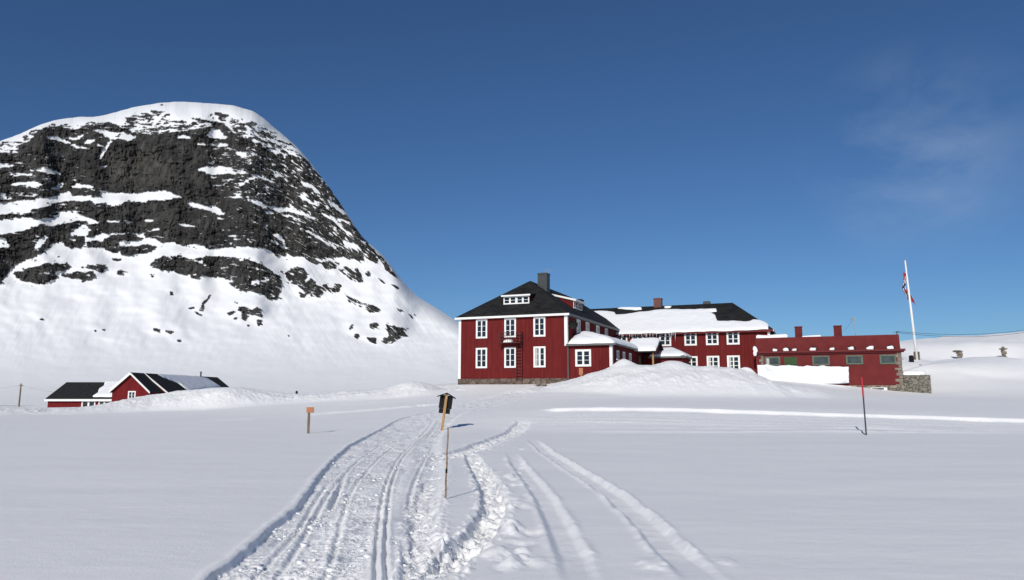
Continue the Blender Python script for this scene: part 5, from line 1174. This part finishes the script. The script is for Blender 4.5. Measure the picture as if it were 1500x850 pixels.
# mast behind annex
mp_ = P(1254, 500, 84); mt2 = P(1252, 465, 84); mast = thing('antenna_mast', 'thin grey mast behind the annex parapet right of the second chimney', 'mast', (mp_.x, mp_.y, gz(mp_.x, mp_.y)))
hz = mt2.z - mast.location.z; m = MB(); m.tube([(0, 0, -.5), (0, 0, hz)], .055, 8); m.build('pole', GREYMETAL, mast); m = MB(); m.box(-.28, .12, -.03, .03, hz - .22, hz - .14); m.box(-.3, -.24, -.04, .04, hz - .3, hz - .08); m.build('crossarm', GREYMETAL, mast)
wire((mt2.x - .25, mt2.y, mt2.z - .2), FA.world((al * .45, 2.4, zpm + .2)), .5, .007, 'very thin wire from the grey mast down behind the annex parapet')
# cairns
def cairn(px, top_, bot, d, label, spec, seed):
    p = P(px, bot, d); H = P(px, top_, d).z - p.z
    c = thing('cairn', label, 'cairn', p, 0, 'stone cairns on the right hillside'); r = random.Random(seed); z = -.35
    for k, (w, hgt, off) in enumerate(spec):
        h = hgt * H; m = MB(); m.rock((off * H, r.uniform(-.05, .05), z + h / 2 + (.35 if k == 0 else 0) * 0), (w * H * .46, w * H * .42, h * .72), seed + k, 12); m.build('stone', STONE_LOOSE, c); z += h
    return c
cairn(1405.5, 514, 528, 104, 'stubby brown stone cairn with overhanging top, nearer the flagpole', [(.75, .42, .08), (.62, .25, .05), (.66, .22, .05), (.72, .22, -.02), (.95, .20, -.06)], 900)
cairn(1471, 511, 530, 104, 'slender cairn of stacked stones with a flat capstone, farther right', [(.52, .38, .03), (.44, .22, .05), (.36, .18, .02), (.46, .18, 0), (.34, .16, -.02), (.62, .10, -.03), (.22, .12, 0)], 950)
# boulders by the foundation
for px, py, d, r, lab, sd in [(789, 561, 67.9, .30, 'largest brown boulder at the foot of the red house corner', 1), (797, 563, 67.5, .26, 'brown boulder half in snow under the house corner, rightmost', 2), (782, 561, 68.3, .18, 'small brown boulder left of the other two by the house foundation', 3)]:
    p = P(px, py, d); m = MB(); m.rock((0, 0, 0), (r, r * .8, r * .9), 40 + sd, 14); o = m.build('boulder', STONE_LOOSE, None); o.location = p; tag(o, lab, 'boulder', 'boulders by the house foundation')
# wisp of chimney smoke
sp0 = FH.world(FH.hit(803, 397, 1, ya + 1.0))
m = MB(); m.rock((0, 0, 0), (.85, .5, .34), 9, 16); smk = m.build('smoke', [], None, True); smk.location = sp0; smk.rotation_euler = (0, rad(-18), 0)
sm_ = bpy.data.materials.new('chimney_smoke'); sm_.use_nodes = True; n = sm_.node_tree.nodes; l = sm_.node_tree.links; n.remove(n['Principled BSDF'])
pv = n.new('ShaderNodeVolumePrincipled'); pv.inputs['Color'].default_value = (.95, .95, .95, 1)
tcs = n.new('ShaderNodeTexCoord'); gr = n.new('ShaderNodeTexGradient'); gr.gradient_type = 'SPHERICAL'; mps = n.new('ShaderNodeMapping'); mps.inputs['Scale'].default_value = (1.3, 2.0, 3.2)
l.new(tcs.outputs['Object'], mps.inputs[0]); l.new(mps.outputs[0], gr.inputs[0])
mu = n.new('ShaderNodeMath'); mu.operation = 'MULTIPLY'; l.new(gr.outputs['Fac'], mu.inputs[0]); mu.inputs[1].default_value = .9; l.new(mu.outputs[0], pv.inputs['Density'])
l.new(pv.outputs[0], n['Material Output'].inputs['Volume']); smk.data.materials.append(sm_)
tag(smk, 'faint white wisp of smoke over the tall dark chimney', 'smoke', None, 'stuff')

# ================================================================== LIGHT
SUN_AZ = 19.0; SUN_EL = 29.5
sun = bpy.data.lights.new('sun', 'SUN'); sun.energy = 3.6; sun.angle = rad(.5); sun.color = (1.0, .945, .855)
so = bpy.data.objects.new('sun', sun); COL.objects.link(so)
d = Vector((math.cos(rad(SUN_EL)) * math.sin(rad(SUN_AZ)), math.cos(rad(SUN_EL)) * math.cos(rad(SUN_AZ)), -math.sin(rad(SUN_EL))))
so.rotation_euler = d.to_track_quat('-Z', 'Y').to_euler()
world = bpy.data.worlds.new("World"); scene.world = world; world.use_nodes = True
n = world.node_tree.nodes; l = world.node_tree.links; bg = n['Background']
sky = n.new('ShaderNodeTexSky'); sky.sky_type = 'NISHITA'; sky.sun_disc = False; sky.sun_elevation = rad(SUN_EL); sky.sun_rotation = rad(180 + SUN_AZ)
sky.altitude = 1200; sky.air_density = 1.0; sky.dust_density = .2; sky.ozone_density = 3.0
bg.inputs['Strength'].default_value = .10
# thin cirrus high on the right
tc = n.new('ShaderNodeTexCoord'); cd = ray(1345, 225).normalized()
dp = n.new('ShaderNodeVectorMath'); dp.operation = 'DISTANCE'; l.new(tc.outputs['Generated'], dp.inputs[0]); dp.inputs[1].default_value = cd
mpn = n.new('ShaderNodeMapping'); mpn.inputs['Scale'].default_value = (5, 5, 8); mpn.inputs['Rotation'].default_value = (0, rad(38), 0); l.new(tc.outputs['Generated'], mpn.inputs[0])
nz = n.new('ShaderNodeTexNoise'); nz.inputs['Scale'].default_value = 1.0; nz.inputs['Detail'].default_value = 9; nz.inputs['Roughness'].default_value = .6; nz.inputs['Distortion'].default_value = .25; l.new(mpn.outputs[0], nz.inputs['Vector'])
fo = ramp(n, l, dp.outputs['Value'], [(.0, 1.0), (.05, .8), (.14, 0.0)]); no = ramp(n, l, nz.outputs['Fac'], [(.42, 0.0), (.74, 1.0)])
mu1 = n.new('ShaderNodeMath'); mu1.operation = 'MULTIPLY'; l.new(fo, mu1.inputs[0]); l.new(no, mu1.inputs[1])
mu2 = n.new('ShaderNodeMath'); mu2.operation = 'MULTIPLY'; l.new(mu1.outputs[0], mu2.inputs[0]); mu2.inputs[1].default_value = .36
skc = mixc(n, l, 1.0, sky.outputs[0], (.37, .53, .695), 'MULTIPLY'); mx = mixc(n, l, mu2.outputs[0], skc, (4.6, 5.6, 7.0)); l.new(mx, bg.inputs['Color'])
vs_ = scene.view_settings; vs_.view_transform = 'Standard'; vs_.look = 'None'; vs_.exposure = 0; vs_.gamma = 1; vs_.use_curve_mapping = False
scene.cycles.volume_bounces = 0
